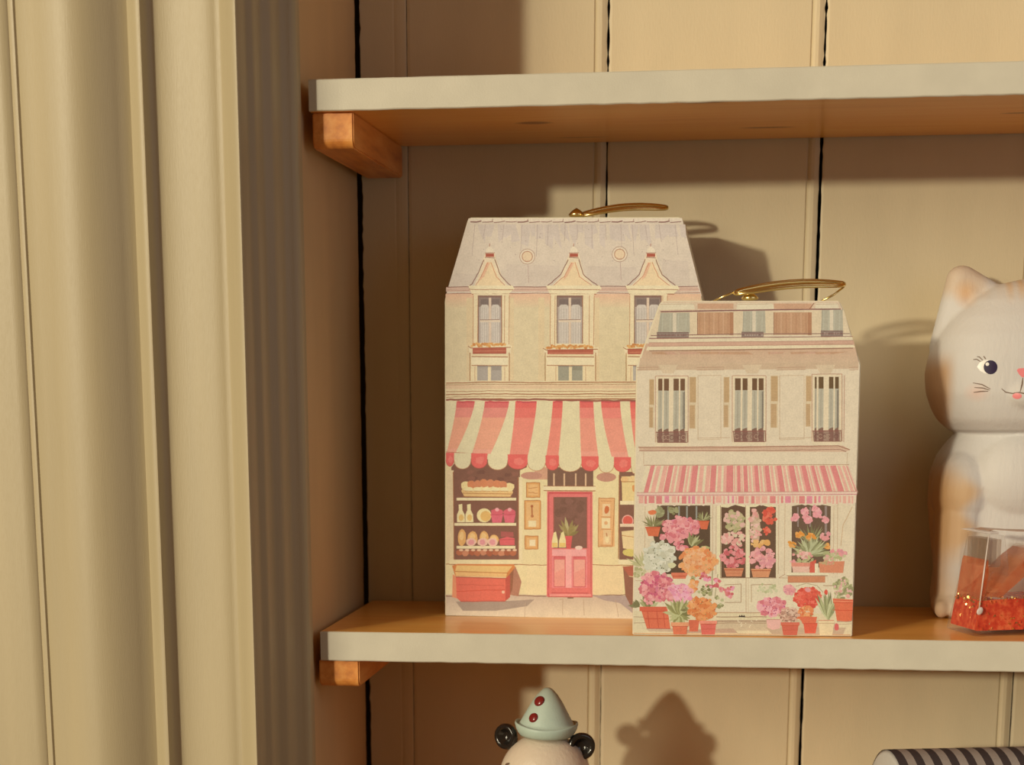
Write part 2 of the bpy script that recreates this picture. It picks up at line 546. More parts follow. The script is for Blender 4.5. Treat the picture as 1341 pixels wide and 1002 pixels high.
# ---- the taller box: a bakery
o1 = Vector((0.0627, 0.0845, 0.0)); a1 = -0.015
t1 = thing('gift_box', 'taller pale paper house box printed as a bakery with broad red and cream awning', 'box', o1, a1, 'paper house gift boxes')
P = Print(o1, a1, 7)
out1 = [(583, 806), (918.5, 813.6), (920, 393), (894, 287.5), (890, 284.5), (615, 285), (612.5, 288), (582.5, 393)]
house_body(t1, P, out1, 0.050, M_card)
P.on('facade_print')
P.poly([(583.6,805.3),(917,812.5),(919,393),(893,285.5),(613.5,286),(583.2,393)], (214,190,146))          # wall
P.poly([(583.6,388),(919,388),(893.4,286.4),(613.4,286.8)], [(216,193,162),(209,186,158)])                   # mansard roof
r_ = random.Random(3)
for k in range(26):                                                                                           # washes on the slates
    x = 628 + k*10.4 + r_.uniform(-4,4)
    P.poly([(x,294),(x+r_.uniform(7,15),294),(x+r_.uniform(7,14),294+r_.uniform(10,34)),(x+r_.uniform(-1,3),294+r_.uniform(8,26))], (206,184,160))
for x0,x1,y0,y1 in ((592,636,358,374),(660,735,346,376),(766,836,348,376),(864,904,340,376)):
    P.poly([(x0+4,y0),(x1-3,y0+2),(x1,y1),(x0,y1)], (206,183,156))
for x in [622,636,660,684,704,718,740,756,775,793,813,828,845,863,884]:                                       # slate lines
    P.wob([(x, 294),(x + (x-755)*.03, 294 + r_.uniform(14, 46))], .55, (176,150,134), 4, .3)
for k in range(30): P.ell(r_.uniform(615,885), r_.uniform(300,345), .7, .6, (170,144,128), 6)
P.poly([(614.5,286),(892.6,285.6),(893.2,289.6),(613.2,290)], (226,203,170))
for k in range(18):
    x = 616 + k*15.4
    P.line([(x, 290.5+ (k%3)*.5),(x+8,290.9),(x+14.5,289.4+(k%2)*.8)], 1.0 if k%4 else 1.6, (140,98,84))
    if k%3 == 1: P.line([(x+14,286.5),(x+13,290)], .8, (165,125,105))
P.poly([(584.5,376),(914,376),(916,382),(584,382)], (208,170,142)); P.wob([(586,376),(914,375)], 1.0, (142,98,80)); P.wob([(584,384.5),(917,383.5)], .9, (160,105,80))
P.wob([(585,380),(916,379)], .6, (176,130,105))
P.poly([(583.6,385),(918,385),(918.6,402),(583.6,404)], [(222,174,136),(214,189,145)])
for x in (618.0, 672, 712, 784, 832):
    P.rect(x-7, 390, x+1, 498, (217,188,142))
P.poly([(583.6,499),(834,499),(834,523),(583.6,523)], (222,197,152))                                          # cornice above the awning
for y,w in ((500.5,1.2),(503,.7),(512,.7),(515.8,1.2),(519,.6),(522.5,1.4)): P.wob([(584,y+1.3),(640,y),(700,y+.6),(833,y)], w, BR, 8, .35)
P.poly([(584,504.5),(834,504.5),(834,509),(584,509.5)], (218,182,142))
P.poly([(583.8,610),(834,610),(834,778),(583.8,778)], (225,201,148))                                           # shop front wall
P.rect(700, 612, 717, 628, (203,150,118)); P.ell(696,623,14,5,(190,135,110)); P.ell(794,625,13,6,(190,135,110))
P.wob([(584,739),(592,739)], 1, BR, 3); P.wob([(672,739.5),(716,740)], .9, BR, 6); P.wob([(776,740),(834,740.5)], .9, BR, 6)
P.rect(690,741,715.5,779,(228,202,150)); P.rect(777,741,816,779,(226,196,146))
P.poly([(583.8,779.5),(834,780),(834,811),(584,806)], [(196,168,140),(222,197,160)])                            # pavement
P.wob([(584,781),(592,781)],1.1,DK,3); P.wob([(672,780),(716,781)],1.2,(110,78,60),6); P.wob([(776,780),(828,779)],1,(120,85,66),6)
P.poly([(597,788),(668,787),(700,785),(690,794),(650,800),(606,800)], (164,140,118))
P.poly([(776,780),(826,780),(832,806),(812,790),(790,786)], (172,147,132))
P.wob([(732,786),(737,784),(737,806)],.7,(178,146,115),4); P.wob([(764,785),(765,806)],.7,(178,146,115),4); P.wob([(806,786),(810,808)],.7,(178,146,115),4)
P.wob([(688,788),(687,808)],.6,(186,154,124),4); P.rect(743,782,751,784,(95,75,55))
def dormer(cx, l, r, top, lean):
    P.on('dormer')
    P.poly([(l-8,380),(l-1,374),(cx-14,362),(cx-8+lean,338),(cx+lean-5,331),(cx+lean+7,331),(cx+9+lean,340),(cx+17,362),(r+2,373),(r+10,380)], (224,198,158))
    P.poly([(l+2,375),(cx-10,362),(cx-3+lean,343),(cx+3+lean,343),(cx+12,362),(r-2,375)], (228,196,148))
    P.poly([(cx-12,368),(cx-4+lean,344),(cx+1+lean,344),(cx-6,362)], (222,172,132))
    for sgn, q in ((-1, l), (1, r)):
        P.wob([(cx+lean+sgn*7,340),(cx+sgn*15,360),(q+sgn*4,372),(q+sgn*9,376)], 1.1, (132,92,76), 5, .5)
        P.wob([(cx+lean+sgn*2,344),(cx+sgn*10,362),(q-sgn*1,374)], .8, (196,130,95), 5, .6)
    P.rect(cx+lean-5,332,cx+lean+6,336.5,(168,84,62)); P.line([(cx+lean-6,337),(cx+lean+7,338)],.8,(110,70,56))
    P.poly([(cx+lean-5,331),(cx+lean-4,326),(cx+lean,322),(cx+lean+5,326),(cx+lean+6,331)], (226,203,168))
    P.line([(cx+lean-6,331.3),(cx+lean+7,331)],.9,(170,120,96)); P.line([(cx+lean,323),(cx+lean+.4,319)],1.3,(186,140,112))
    P.poly([(l-9,374),(r+9,374),(r+12,378),(r+4,385),(l-4,385)], (228,205,160)); P.wob([(l-8,379),(r+10,379.5)],.8,BR,8,.3); P.wob([(l-4,385.3),(r+5,385.2)],1.0,BR,8,.3)
for cx,l,r,lean in ((640,622,662,1),(749,724,776,2),(852,828,878,0)): dormer(cx,l,r,0,lean)
def round_window(cx, cy):
    P.on('round_window')
    P.ell(cx,cy,10.2,10.2,(222,198,164)); P.ring(cx,cy,10,.8,(176,140,116)); P.ell(cx,cy,6.6,6.8,(224,192,150)); P.ring(cx,cy,6.8,1.0,(178,124,92))
    P.line([(cx-5,cy+5),(cx+5,cy+5.5)],.6,(200,160,125)); P.wob([(cx+1,cy+11),(cx+2,cy+34)],.6,(176,140,125),4)
round_window(690.5,336); round_window(811.5,333)
def bakery_window(x0, x1, jl, jr, y0, y1, flip=False):
    P.on('window')
    P.poly([(jl,y0-2),(jr,y0-2),(jr+1,y1+4),(jl-1,y1+4)], (226,201,156))
    for x in (jl, jl+6, jr-6, jr): P.wob([(x,y0),(x-.5,y1+2)],.8,(186,132,92),8,.3)
    P.rect(x0,y0,x1,y1,(176,156,138)); P.rect(x0,y0,x1,y0+2.4,(110,80,66)); P.rect(x0,y0+2.4,x1,y0+15,(140,116,100))
    for a,b in ((x0+3,(x0+x1)/2-2),((x0+x1)/2+2,x1-3)):
        P.poly([(a,y0+14),((a+b)/2,y0+9),(b,y0+14),(b,y1),(a,y1)], (202,184,162))
        for k in range(3): P.wob([(a+(b-a)*(k+.7)/3.4,y0+16),(a+(b-a)*(k+.6)/3.4,y1)],.9,(186,168,148),5,.4)
        P.rect(a,y0+5,b,y0+12,(124,104,92)) if not flip else P.rect(a,y0+5,b,y0+9,(124,104,92))
    m=(x0+x1)/2; P.rect(m-1.6,y0+3,m+1.6,y1,(214,184,152)); P.rect(x0+2,y0+32,x1-2,y0+35,(216,190,158)); P.line([(x0+2,y0+32),(x1-3,y0+31.6)],1,(150,118,98))
    P.wob([(x0,y0),(x0,y1)],1.1,(120,88,70),8,.3); P.wob([(x1,y0),(x1,y1)],1.1,(150,96,64),8,.3)
bakery_window(626.5,657,620,667,387,449); bakery_window(729.5,763,721,778,387,450); bakery_window(831,866,825,874,387,450)
def planter(x0, x1, y):
    P.on('planter_box')
    P.poly([(x0-5,y+6),(x1+6,y+6),(x1+6,y+16),(x0-4,y+16)], (226,201,158)); P.poly([(x0-6,y+6),(x1+7,y+5),(x1+7,y+8),(x0-5,y+8)], (228,205,160)); P.line([(x0-6,y+6),(x0-2,y+8.4),(x1+6,y+7.4)],1,BR)
    P.rect(x0,y+8,x1,y+15.4,(172,82,60)); P.line([(x0,y+9.5),(x1,y+9)],.9,(130,60,44)); P.line([(x0+2,y+12.5),(x1,y+12)],.6,(206,118,86)); P.line([(x0,y+15.6),(x1,y+15.4)],.8,(120,60,44))
    for k in range(int((x1-x0)/1.5)): P.ell(x0+k*1.5+P.r.uniform(-1,1), y+4.5+P.r.uniform(-2.2,1.5), 2.0, 1.7, P.r.choice([(212,150,84),(206,140,78),(220,166,100),(198,128,70)]), 7, .25)
planter(619,663,447.5); planter(717,777,450); planter(822,846,449)
def low_window(l, r, x0, x1, glass):
    P.on('window')
    P.rect(l,464,r,499.5,(226,200,154)); P.wob([(l,462),(l,499)],1.0,(160,108,62),8,.3); P.wob([(r,462),(r,499)],1.0,(160,100,62),8,.3)
    P.rect(l+2,467,r-2,478,(229,207,164)); P.line([(l+2,467),(r-2,467.6)],1.1,BR); P.line([(l+2,478.5),(r-2,479)],.9,BR)
    m=(x0+x1)/2
    P.rect(x0,479,m-2,498.5,glass); P.rect(m+2,479,x1,498.5,glass); P.line([(x0,480),(x1,480)],1,(140,120,104)); P.rect(m+3,480,x1-1,485,tuple(v-14 for v in glass))
    P.wob([(x0-3,480),(x0-3,499)],.6,LB,4,.3); P.wob([(x1+4,480),(x1+4,499)],.6,LB,4,.3)
low_window(615.5,667,625,657,(170,154,136)); low_window(714,780,731,763,(158,148,124)); low_window(820,850,829,850,(178,164,146))
# pastry window
P.on('shop_window')
P.poly([(591,612),(601,600),(690,604),(690,612),(681,616),(679,735),(593,734)], (96,64,50)) 
P.rect(585,616,594,735,(222,194,148)); P.line([(593.5,618),(595,733)],1,BR); P.line([(678.5,625),(679,734)],1,BR); P.rect(679.5,625,684,737,(228,204,156))
for k in range(20): P.ell(P.r.uniform(597,676),P.r.uniform(617,640),5,3,P.r.choice([(104,68,54),(88,58,46)]),8,.3)
P.rect(589,733,684,739,(228,205,154)); P.line([(590,739.3),(684,739.3)],1,BR)
for y,x0,x1 in ((652,598,676),(685,595,676),(715,598,675)):
    P.rect(x0,y,x1,y+3.6,(228,206,158)); P.line([(x0,y+4),(x1,y+4)],.9,DK)
# cake
P.poly([(604,643),(606,640),(670,641),(672,645),(668,651),(608,650)], (222,178,116)); P.line([(606,646),(670,647)],.9,(180,120,66)); P.line([(606,650.6),(670,651)],.8,(150,90,50))
for k in range(6): P.ell(610+k*11.4,636.5+(k%2)*1.5,6.6,6,(228,200,140),12,.1)
for k in range(6): P.ell(617+k*8.4,632.5+abs(k-2.5)*1.0,5.4,5.6,[(206,128,84),(200,112,74)][k%2],10,.12)
for k in range(5): P.ell(614+k*11.6,641,5.4,3.2,(230,208,152),10,.1); P.line([(609+k*11.6,643.2),(619+k*11.6,643.4)],.8,(190,134,82))
for x,h in ((603,676),(614,676)):
    P.poly([(x-4.5,684),(x-4.5,674),(x-2,668),(x-2.4,661),(x+2.4,660),(x+2.4,668),(x+5.5,674),(x+6,684)], (230,208,152)); P.ell(x+1,678,3.4,4.4,(222,178,104),10)
P.ell(634,675,9.6,9.2,(230,206,146)); P.ell(636,676,7,6.8,(220,172,100))
for x in (650.5,667):
    P.poly([(x-8,673),(x+8.5,673),(x+6,684.6),(x-5.6,684.6)], (208,88,92)); P.ell(x,671,7.8,5,(204,84,86),12,.1); P.ell(x+.5,667.5,2.6,2.4,(228,156,150)); P.line([(x-8,674),(x+8,674)],.7,(168,60,66))
for x,y,rx,ry in ((605,704,5.4,11),(619,705,6.6,9.6),(634,704,6,8.6),(647,707,6.4,7)): P.ell(x,y,rx,ry,(220,164,98),12,.06); P.ell(x-.6,y-2,rx*.6,ry*.5,(228,184,120),10,.1)
for x in (617,632,645): P.ell(x,710,6.8,5.6,(226,180,150),12,.1); P.ell(x,710.4,4,3.6,(214,126,118),10,.1)
P.poly([(654,706),(664,703),(674,705),(674,714),(655,714)], (208,84,80)); P.poly([(656,696),(672,697),(673,703),(656,703)], (132,62,54)); P.line([(654,707),(674,706.6)],.8,(150,56,54))
for k in range(10): P.ell(602+k*7.8,723.5+(k%2),4.4,4,[(178,104,70),(196,128,92),(166,92,62)][k%3],9,.15); P.ell(604+k*7.8,720.5,3,1.6,(222,178,140),8)
# crate under the window
P.on('wooden_crate')
P.poly([(667,742),(675,742),(683,762),(679,781),(667,779)], (176,120,92)); P.poly([(664,752),(673,744),(671,772),(665,786)], (128,82,58))
P.poly([(592,741),(599,738.5),(673,739),(675,743),(664,756),(596,754.5)], (206,126,70)); P.poly([(598,740.5),(671,741.5),(664,750),(596,748)], (224,180,112)); P.line([(596,748.4),(664,750.6)],1,(186,116,62)); P.poly([(596,749),(664,751),(663,756),(597,754)], (226,176,112))
P.poly([(593,752),(597,755),(599,784),(592,782)], (216,122,84)); P.poly([(597,755),(662,757),(662,787),(603,787.6),(598,783)], (212,92,70)); P.poly([(662,757),(668,753),(668,782),(662,787)], (178,72,56))
P.wob([(598,775),(630,773),(661,772.5)],.9,(172,62,44),6,.5); P.wob([(600,766),(661,767)],.6,(184,74,54),6,.6); P.wob([(597,755.6),(662,757.6)],1.4,(148,66,48),6,.3); P.wob([(603,787.8),(662,787.4)],1.2,(140,56,44),6,.3); P.ell(659,775.5,2,2,(228,176,140))
# door
P.on('door')
P.rect(717,612,777,640,(92,66,52))
for x in (724.5,738,753,766): P.rect(x,620,x+2,637,(214,172,132))
P.poly([(711,637),(781,637),(780,642),(712,642)], (230,206,160)); P.line([(712,642.6),(780,643)],1.1,BR); P.line([(712,636.6),(780,637)],.7,BR)
P.poly([(716.5,643.5),(776,644),(776,781.5),(716,781)], (214,100,90)); P.line([(718.5,646),(718,780)],1.4,(190,72,66)); P.line([(774,646),(774,780)],1.1,(186,78,68)); P.rect(718.5,644.5,775,647,(196,76,70))
P.rect(725.5,651,768.5,718,(96,66,54)); P.line([(725,651),(725,718)],1,(150,70,58)); P.line([(768.8,651),(768.8,718)],1,(150,70,58))
for k in range(14): P.ell(P.r.uniform(729,765),P.r.uniform(655,690),5,5,P.r.choice([(102,70,58),(90,62,50)]),8,.3)
P.poly([(723,719.5),(768,719.5),(768,729),(723,728)], (226,138,126)); P.rect(723,729,769,770,(218,112,104))
P.rect(741,720,748.5,772,(228,140,126))
for a,b in ((726,739.5),(751.5,766)): P.rect(a-.8,728.6,b+.8,769,(196,82,76)); P.rect(a,733,b,768,(228,158,136)); P.rect(a,730,b,733,(206,92,86)); P.poly([(a+1,750),(b-1,744),(b,768),(a,768)], (226,146,126))
P.rect(718,770,774,777,(214,98,86)); P.line([(722,776.5),(771,777)],1,(176,66,60)); P.line([(717,781.6),(776,782)],1.1,(150,62,52)); P.rect(720,778,774,781,(224,124,108))
P.on('potted_plant')
P.poly([(740,702),(749.5,702),(747.6,718.5),(742,718.5)], (206,80,72))
for ang,L,w in ((-100,28,5),(-75,24,5),(-130,22,4),(-48,22,5),(-155,16,4),(-25,17,4.5),(-115,26,4),(-60,20,4)): P.leaf(744.5,702,L*.92,w,math.radians(ang),P.r.choice([(160,140,88),(136,116,70),(182,164,112),(150,128,78)]))
for x,w in ((726.5,4),(736.5,4.6)): P.poly([(x-w,717),(x-w*.9,708),(x-1.5,698),(x+1.5,696),(x+w,708),(x+w,717)], (228,206,146)); P.rect(x-w+.6,711,x+w-.6,716.5,(222,184,106))
P.ell(758,717.5,5,2.6,(226,190,166))
for x0,x1,y0,y1 in ((689.5,707,632,651.5),(687,708,655.5,693),(687.5,704.5,702,719)):
    P.on('menu_board'); P.rect(x0,y0,x1,y1,(216,156,92)); P.rect(x0+2.2,y0+2.4,x1-2.2,y1-2.4,(222,172,112))
    for q in ([(x0,y0),(x1,y0),(x1,y1),(x0,y1),(x0,y0)],): P.wob(q,.9,(178,112,62),5,.4)
    if y0 < 640: P.wob([(692,640),(704,638)],.9,(190,126,76),4,.8); P.wob([(692,645),(704,646)],.9,(190,126,76),4,.8)
    elif y0 < 690: P.line([(696.5,662),(697,678)],1.8,(176,106,64)); P.ell(696.6,663,1.8,1.8,(166,92,56)); P.ell(697,676,2,2,(180,112,70)); P.rect(692,682,702,690,(230,206,156))
    else: P.rect(693.5,707,701,715,(232,208,162))
P.on('menu_board')
P.rect(784,652.5,805,716,(222,168,112)); P.wob([(784,652.5),(805,652.5),(802,716),(783.5,716),(784,652.5)],.9,(184,122,72),6,.4)
P.rect(789,660,799,676,(228,190,140)); P.ell(794.5,668,3.4,5,(196,96,54),9,.2); P.rect(788,678.5,799,692,(230,204,154)); P.ell(793.6,685,2.4,2.4,(214,158,106)); P.rect(790,694,800,713,(226,186,134)); P.ell(795,706,2.6,5,(232,204,150)); P.line([(794,698),(795,703)],1.2,(180,112,66))
for y in (656,677,693,714): P.line([(787,y),(801,y+.5)],.7,(190,128,80))
P.on('shop_window')
P.rect(811,618,834,733,(96,66,52)); P.line([(811,622),(810,732)],1.2,BR)
P.poly([(814,624),(834,624),(834,660),(815,657)], (226,196,134)); P.ell(818,628,5,4,(224,178,120)); P.ell(829,627,6,4,(228,190,132)); P.line([(814,631),(834,631)],.9,(170,110,62)); P.ell(832,640,5,5,(214,144,84),8,.2); P.rect(812,656,834,661,(230,208,160))
P.ell(822,682,7,6.6,(206,82,66)); P.ring(822,682,7,1.4,(228,160,140)); P.rect(812,686,834,690,(228,196,160)); P.poly([(814,696),(834,694),(834,722),(816,718)], (226,196,142)); P.wob([(814,701),(834,704)],.8,(180,120,72),5,.4); P.ell(824,724,9,5,(210,186,104),10,.15); P.rect(810,733,834,739,(228,206,160))
P.on('wooden_crate')
P.poly([(815,742),(834,741),(834,756),(822,754)], (176,96,72)); P.poly([(816,744),(824,755),(834,757),(834,808),(824,790),(819,780)], (116,76,58)); P.poly([(829,757),(834,757),(834,804),(829,795)], (130,84,62))
# awning
P.on('awning')
tops = [584,598,622,635,667,675,703,724,737,759,777,787,812,825,834]     # stripe edges along the top
bots = [584,584,595,617,641,667,691,715,731,761,784,802,824,834,834]
def awx(k,t):
    a,b=tops[k],bots[k]; return a+(b-a)*(t**1.35 if a>b else t**1.5)
CRM=(220,201,156)
cols_=['c','p','c','p','c','r','c','r','c','q','c','q','c','r']
mids=[]
for k in range(14):
    ts=[0,.12,.3,.5,.7,.88,1]
    yt=lambda t,k=k:(525.5 - .4*(k>7))+t*(70+ (k/14)*8)
    for ta,tb in zip(ts,ts[1:]):
        q=[(awx(k,ta),yt(ta)),(awx(k+1,ta),yt(ta)),(awx(k+1,tb),yt(tb)),(awx(k,tb),yt(tb))]
        if abs(q[0][0]-q[1][0])<.2 and abs(q[2][0]-q[3][0])<.2: continue
        if cols_[k]=='c': c=CRM
        else:
            base={'p':((208,92,82),(226,156,122)),'r':((216,88,76),(222,116,94)),'q':((216,90,78),(226,146,120))}[cols_[k]]
            tt=min(1,ta*3.2); c=mix3(base[0],base[1],tt)
            if ta>.8: c=mix3(c,(222,120,98),.5)
        P.poly(q,c)
    if cols_[k]!='c': P.wob([(awx(k,0)+1,yt(0)+1),(awx(k+1,0)-1,yt(0)+1)],2.2,(196,74,70),5,.8)
P.wob([(584,523.5),(620,522.5),(660,524),(700,523),(740,524.5),(790,525),(833,525)],2.2,(118,70,56),6,.6)
P.line([(584,592),(640,595),(700,597),(770,599),(834,600)],.8,(186,110,80))
sc=[(584,594.5,'r'),(595,616.5,'c'),(617,638,'r'),(639,664.5,'c'),(665,691,'r'),(691,714,'c'),(714.5,732,'r'),(732,761,'c'),(761.5,784,'r'),(784,804,'c'),(804,826.5,'r'),(826.5,834,'c')]
for a,b,c in sc:
    y0=593+(a-584)*.026; h=20 if c=='c' else 18.5
    if a==584: h=17
    pts=[(a,y0),(b,y0)]+[((a+b)/2+(b-a)/2*math.cos(th), y0+h*.55+h*.5*math.sin(th)) for th in [math.pi*k/10 for k in range(11)]]
    P.poly(pts, CRM if c=='c' else (216,88,76))
    P.line(pts[2:],.7,(186,128,86) if c=='c' else (180,70,60))
    if c=='r': P.ell((a+b)/2+1,y0+9,(b-a)*.28,5,(222,104,88),10,.2)
P.finish(t1)

# ---- the shorter box in front: a flower shop
o2 = Vector((0.1865, 0.0035, 0.0)); a2 = 0.055
t2 = thing('gift_box', 'shorter paper house box printed as a flower shop with pink striped awning', 'box', o2, a2, 'paper house gift boxes')
P = Print(o2, a2, 21)
out2 = [(828.3, 831.6), (1116.2, 833.4), (1127.2, 477.5), (1104, 403), (1099, 394), (868, 394), (864, 397), (833.2, 480)]
house_body(t2, P, out2, 0.040, M_card2)
P.on('facade_print')
P.poly([(829.2,830.6),(1115,832.4),(1126,478),(1103,404),(1098.4,395),(869,395),(865,398),(834.4,481)], (223,198,160))
P.poly([(838.5,469),(1122.5,466),(1124.6,473),(1124,483),(836,485)], (204,170,132))
P.poly([(846,450),(1118,446),(1124.4,474),(837,478)], [(204,160,124),(208,174,136)])
P.poly([(865.4,398),(869,395),(1098.4,395),(1103,404),(1105.6,410),(861,412)], (216,184,146))
P.poly([(861,409),(1105,406),(1114,438),(850,441)], (220,192,150))
for x0,x1 in ((863,910),(964,1014),(1067,1099)): P.poly([(x0+2,397),(x1-2,397),(x1,405),(x0,406)], (224,202,162)); P.line([(x0+2,398.5),(x1-1,398)],.6,(190,150,115))
P.line([(865,408.4),(935,407),(1060,405),(1101,405)],1.7,(100,66,58))
for x0,x1 in ((913.5,960.5),(1013.5,1063)):
    P.rect(x0,409,x1,438.5,(194,146,106)); P.line([(x0,409),(x0,439)],.9,(150,100,72))
    for k in range(7): P.wob([(x0+3+(x1-x0-4)*k/7,410),(x0+3+(x1-x0-4)*k/7,438)],1.4,[(184,134,96),(206,160,120)][k%2],4,.4)
    P.rect(x0,397.5,x1,404.6,(202,154,116)); P.rect(x1-5,409,x1,439,(178,126,88))
P.line([(1066,397),(1060,405)],1.2,(130,86,60))
P.poly([(852,443),(1115.6,440),(1117,445),(850,449)], (224,200,158)); P.poly([(850,449),(1117,446),(1118,451),(848,454)], (206,160,128)); P.poly([(848,454),(1118,451.5),(1119.6,455),(846,459)], (228,204,160))
for y0,y1,w,c in ((443.6,440.6,.9,(168,120,96)),(449,446,.7,(180,130,104)),(453.6,451,.7,(180,128,100)),(459.6,456,1.3,(156,114,86))): P.wob([(850,y0),(1117,y1)],w,c,16,.25)
for k in range(24): 
    x=845+P.r.uniform(0,240); P.poly([(x,461),(x+P.r.uniform(8,30),460.6),(x+P.r.uniform(6,26),463+P.r.uniform(0,2)),(x+1,464)], P.r.choice([(196,150,112),(202,156,124),(192,146,108)]))
for x0,x1 in ((834,862),(912,948),(1017,1055),(1112,1124)):
    for y in (481.5,484.6): P.wob([(x0,y),(x1,y-.6)],.9,(188,146,112),6,.25)
for x in (868,978,1074): P.poly([(x-6,478),(x+20,477.6),(x+14,489),(x,489)], (214,184,144))
for x0,x1 in ((914,944),(1021,1053)): P.wob([(x0,492),(x1,491.6),(x1,575),(x0,576),(x0,492)],.7,(204,170,130),10,.2); P.wob([(x0-1,574),(x1+12,573)],.7,(198,162,124),6,.2)
P.wob([(1106,492),(1105,579)],1.0,(190,142,112),8,.3)
P.poly([(836,585.5),(1104,583.5),(1113,589),(1108,592),(838,591)], (212,174,138)); P.wob([(836,586),(970,585.5),(1098,584),(1113,589)],1.2,(164,112,84),10,.25); P.wob([(837,590.6),(1000,590),(1100,588.6),(1108,591.5)],1.1,(170,122,96),10,.25); P.wob([(843,588.2),(1100,586.2)],.6,(186,140,110),10,.2)
P.line([(843,592),(843,608)],.7,(196,160,122)); P.line([(1110,593),(1109,608)],.7,(204,170,130)); P.line([(843,609.3),(1112,608.6)],.9,(186,142,108))
P.poly([(836,646),(1118,644),(1116,760),(834,760)], (223,198,158)); 
for x in (845,933.5,938,1020,1028,1092,1097): P.wob([(x,660),(x-.8,752)],.7,(200,164,124),8,.3)
for x in (944,1016): P.rect(x-5,660,x,760,(227,206,158)); 
P.poly([(832,757),(1117,757),(1116.6,800),(831,800)], (224,201,160)); P.wob([(832,760.5),(856,760.5)],.9,(196,160,122),4,.2); P.wob([(1028,752),(1020,757),(1036,757)],.8,(190,150,112),4,.2)
P.wob([(949,766),(970.5,765),(970.5,789),(949,789)],.8,(170,130,95),6,.2); P.wob([(984,789),(984,766),(1012,765.5)],.8,(176,136,98),6,.2); P.wob([(1078,767),(1096,767)],1,(176,136,98),4,.2)
P.line([(977,757),(977,803)],.8,(190,152,114)); P.line([(980,757),(980,803)],.5,(204,168,126))
P.poly([(938,802),(1036,802),(1036,808),(938,808)], (216,188,146)); P.poly([(830,800),(1116,804),(1115.4,832),(829.4,830.6)], (220,196,150)); P.poly([(938,812),(1090,812),(1100,826),(930,826)], (204,176,136))
for y,c in ((802.5,(186,144,104)),(808,(160,120,88)),(813.5,(150,112,84)),(816,(176,138,104))): P.wob([(938,y),(1004,y)],1.0,c,8,.25)
P.wob([(830,808),(846,808),(846,815.5),(830,816)],.8,(176,140,106),4,.2); P.wob([(830,829.6),(1114,831.6)],.9,(206,150,98),10,.2)
P.rect(1096,812,1115,815,(190,160,124)); P.wob([(1096,818),(1115,817)],.8,(190,158,122),4,.3)
P.poly([(846,823),(888,823),(905,828),(850,827)], (200,168,132)); P.poly([(895,825),(960,823),(966,829),(900,829)], (190,152,120)); P.poly([(1002,822),(1108,822),(1104,831),(1012,831)], (196,164,128))
P.poly([(967,808.4),(968.5,805.6),(970,807),(971.6,805.2),(973,807),(974.6,805.4),(976.4,808.6)], (52,40,32))
for k in range(16): P.ell(P.r.uniform(962,992),P.r.uniform(812,822),.8,.6,(236,214,172),6)
P.wob([(1116,664),(1104,688),(1101,715)],.7,(196,150,104),6,.4)
def roof_window(q, rail):
    P.on('window')
    x0,x1,y0,y1,m=q
    P.poly([(x0,y0),(x1,y0-.6),(x1+.6,y1),(x0-4 if x0<870 else x0,y1)], (180,166,136)); P.rect(m-2.4,y0,m+2.2,y1,(216,194,158)); P.line([(x0+1,y0),(x0-.5,y1)],.8,(168,156,130))
    for k in range(4): P.wob([(x0+3+(x1-x0-5)*k/3.2,y0+1),(x0+2+(x1-x0-5)*k/3.2,y1-1)],1.2,(188,176,146),4,.3)
    a,b=rail; P.rect(a,y1-1.5,b,y1+5.6,(146,122,104)); P.line([(a,y1-1),(b,y1-1)],1,(108,82,70)); P.line([(a,y1+5.8),(b,y1+5.8)],.9,(112,86,74))
    for k in range(9): P.ell(a+2+(b-a-4)*k/8,y1+2.4,1.0,1.6,P.r.choice([(106,82,72),(186,160,136)]),6,.2)
roof_window((865,903,410,436.5,883.5),(860,902)); roof_window((973,1002,407.5,436,987.5),(971,1000)); roof_window((1076,1103.5,406,434.5,1089),(1075,1104))
P.on('roof_railing')
P.line([(852,439.6),(972,437.4),(1074,437),(1113,437)],1.0,(130,92,78)); P.line([(850,443),(1114,440.6)],.8,(150,108,90))
def tall_window(x0, x1, y0, y1, panes, dark):
    P.on('window')
    P.rect(x0-3.4,y0-3,x1+3.4,y1+5,(226,200,158)); P.wob([(x0-3.6,y1),(x0-3.6,y0-3.4),(x1+3.6,y0-3.6),(x1+3.6,y1)],.9,(190,142,110),8,.2)
    for a,b in panes:
        P.rect(a,y0,b,y0+16,dark); P.poly([(a,y0+15.6),(b,y0+15.6),(b-.4,y1-14),(a-.6,y1-12)], (182,168,138)); P.rect(a-.4,y1-18,b-.4,y1,(112,84,66))
        P.poly([(a,y0+15.6),(b,y0+15.6),(b-.4,y1-19),(a-.6,y1-16)], (184,170,140)); P.wob([((a+b)/2,y0+17),((a+b)/2-.5,y1-20)],1.5,(172,156,128),5,.3)
    e=panes[-1]; P.poly([(e[1]-2.2,y0+18),(e[1],y0+16),(e[1],y1-18),(e[1]-2.6,y1-18)], (132,118,98))
    P.on('balcony_railing')
    a,b=x0-3,x1+3.5
    P.rect(a+2,y1-13,b-2,y1,(164,132,106)); 
    for p,q in panes: P.rect(p,y1-13,q,y1-.5,(108,76,62))
    P.line([(a,y1-13.4),(b,y1-14)],1.3,(112,70,58)); P.line([(a+2,y1),(b-1,y1)],1.0,(120,80,64)); P.line([(a+1,y1-13),(a+2,y1)],1.0,(120,80,64)); P.line([(b-1,y1-13),(b-.5,y1)],1.0,(120,80,64))
    n=int((x1-x0)/5)
    for k in range(n): P.ring(x0+2.4+k*5.1,y1-6.5,2.7,.8,P.r.choice([(128,90,74),(92,62,52),(178,140,112)]))
    P.wob([(a+2,y1-10),(b-2,y1-10.5)],.6,(128,90,74),6,.3)
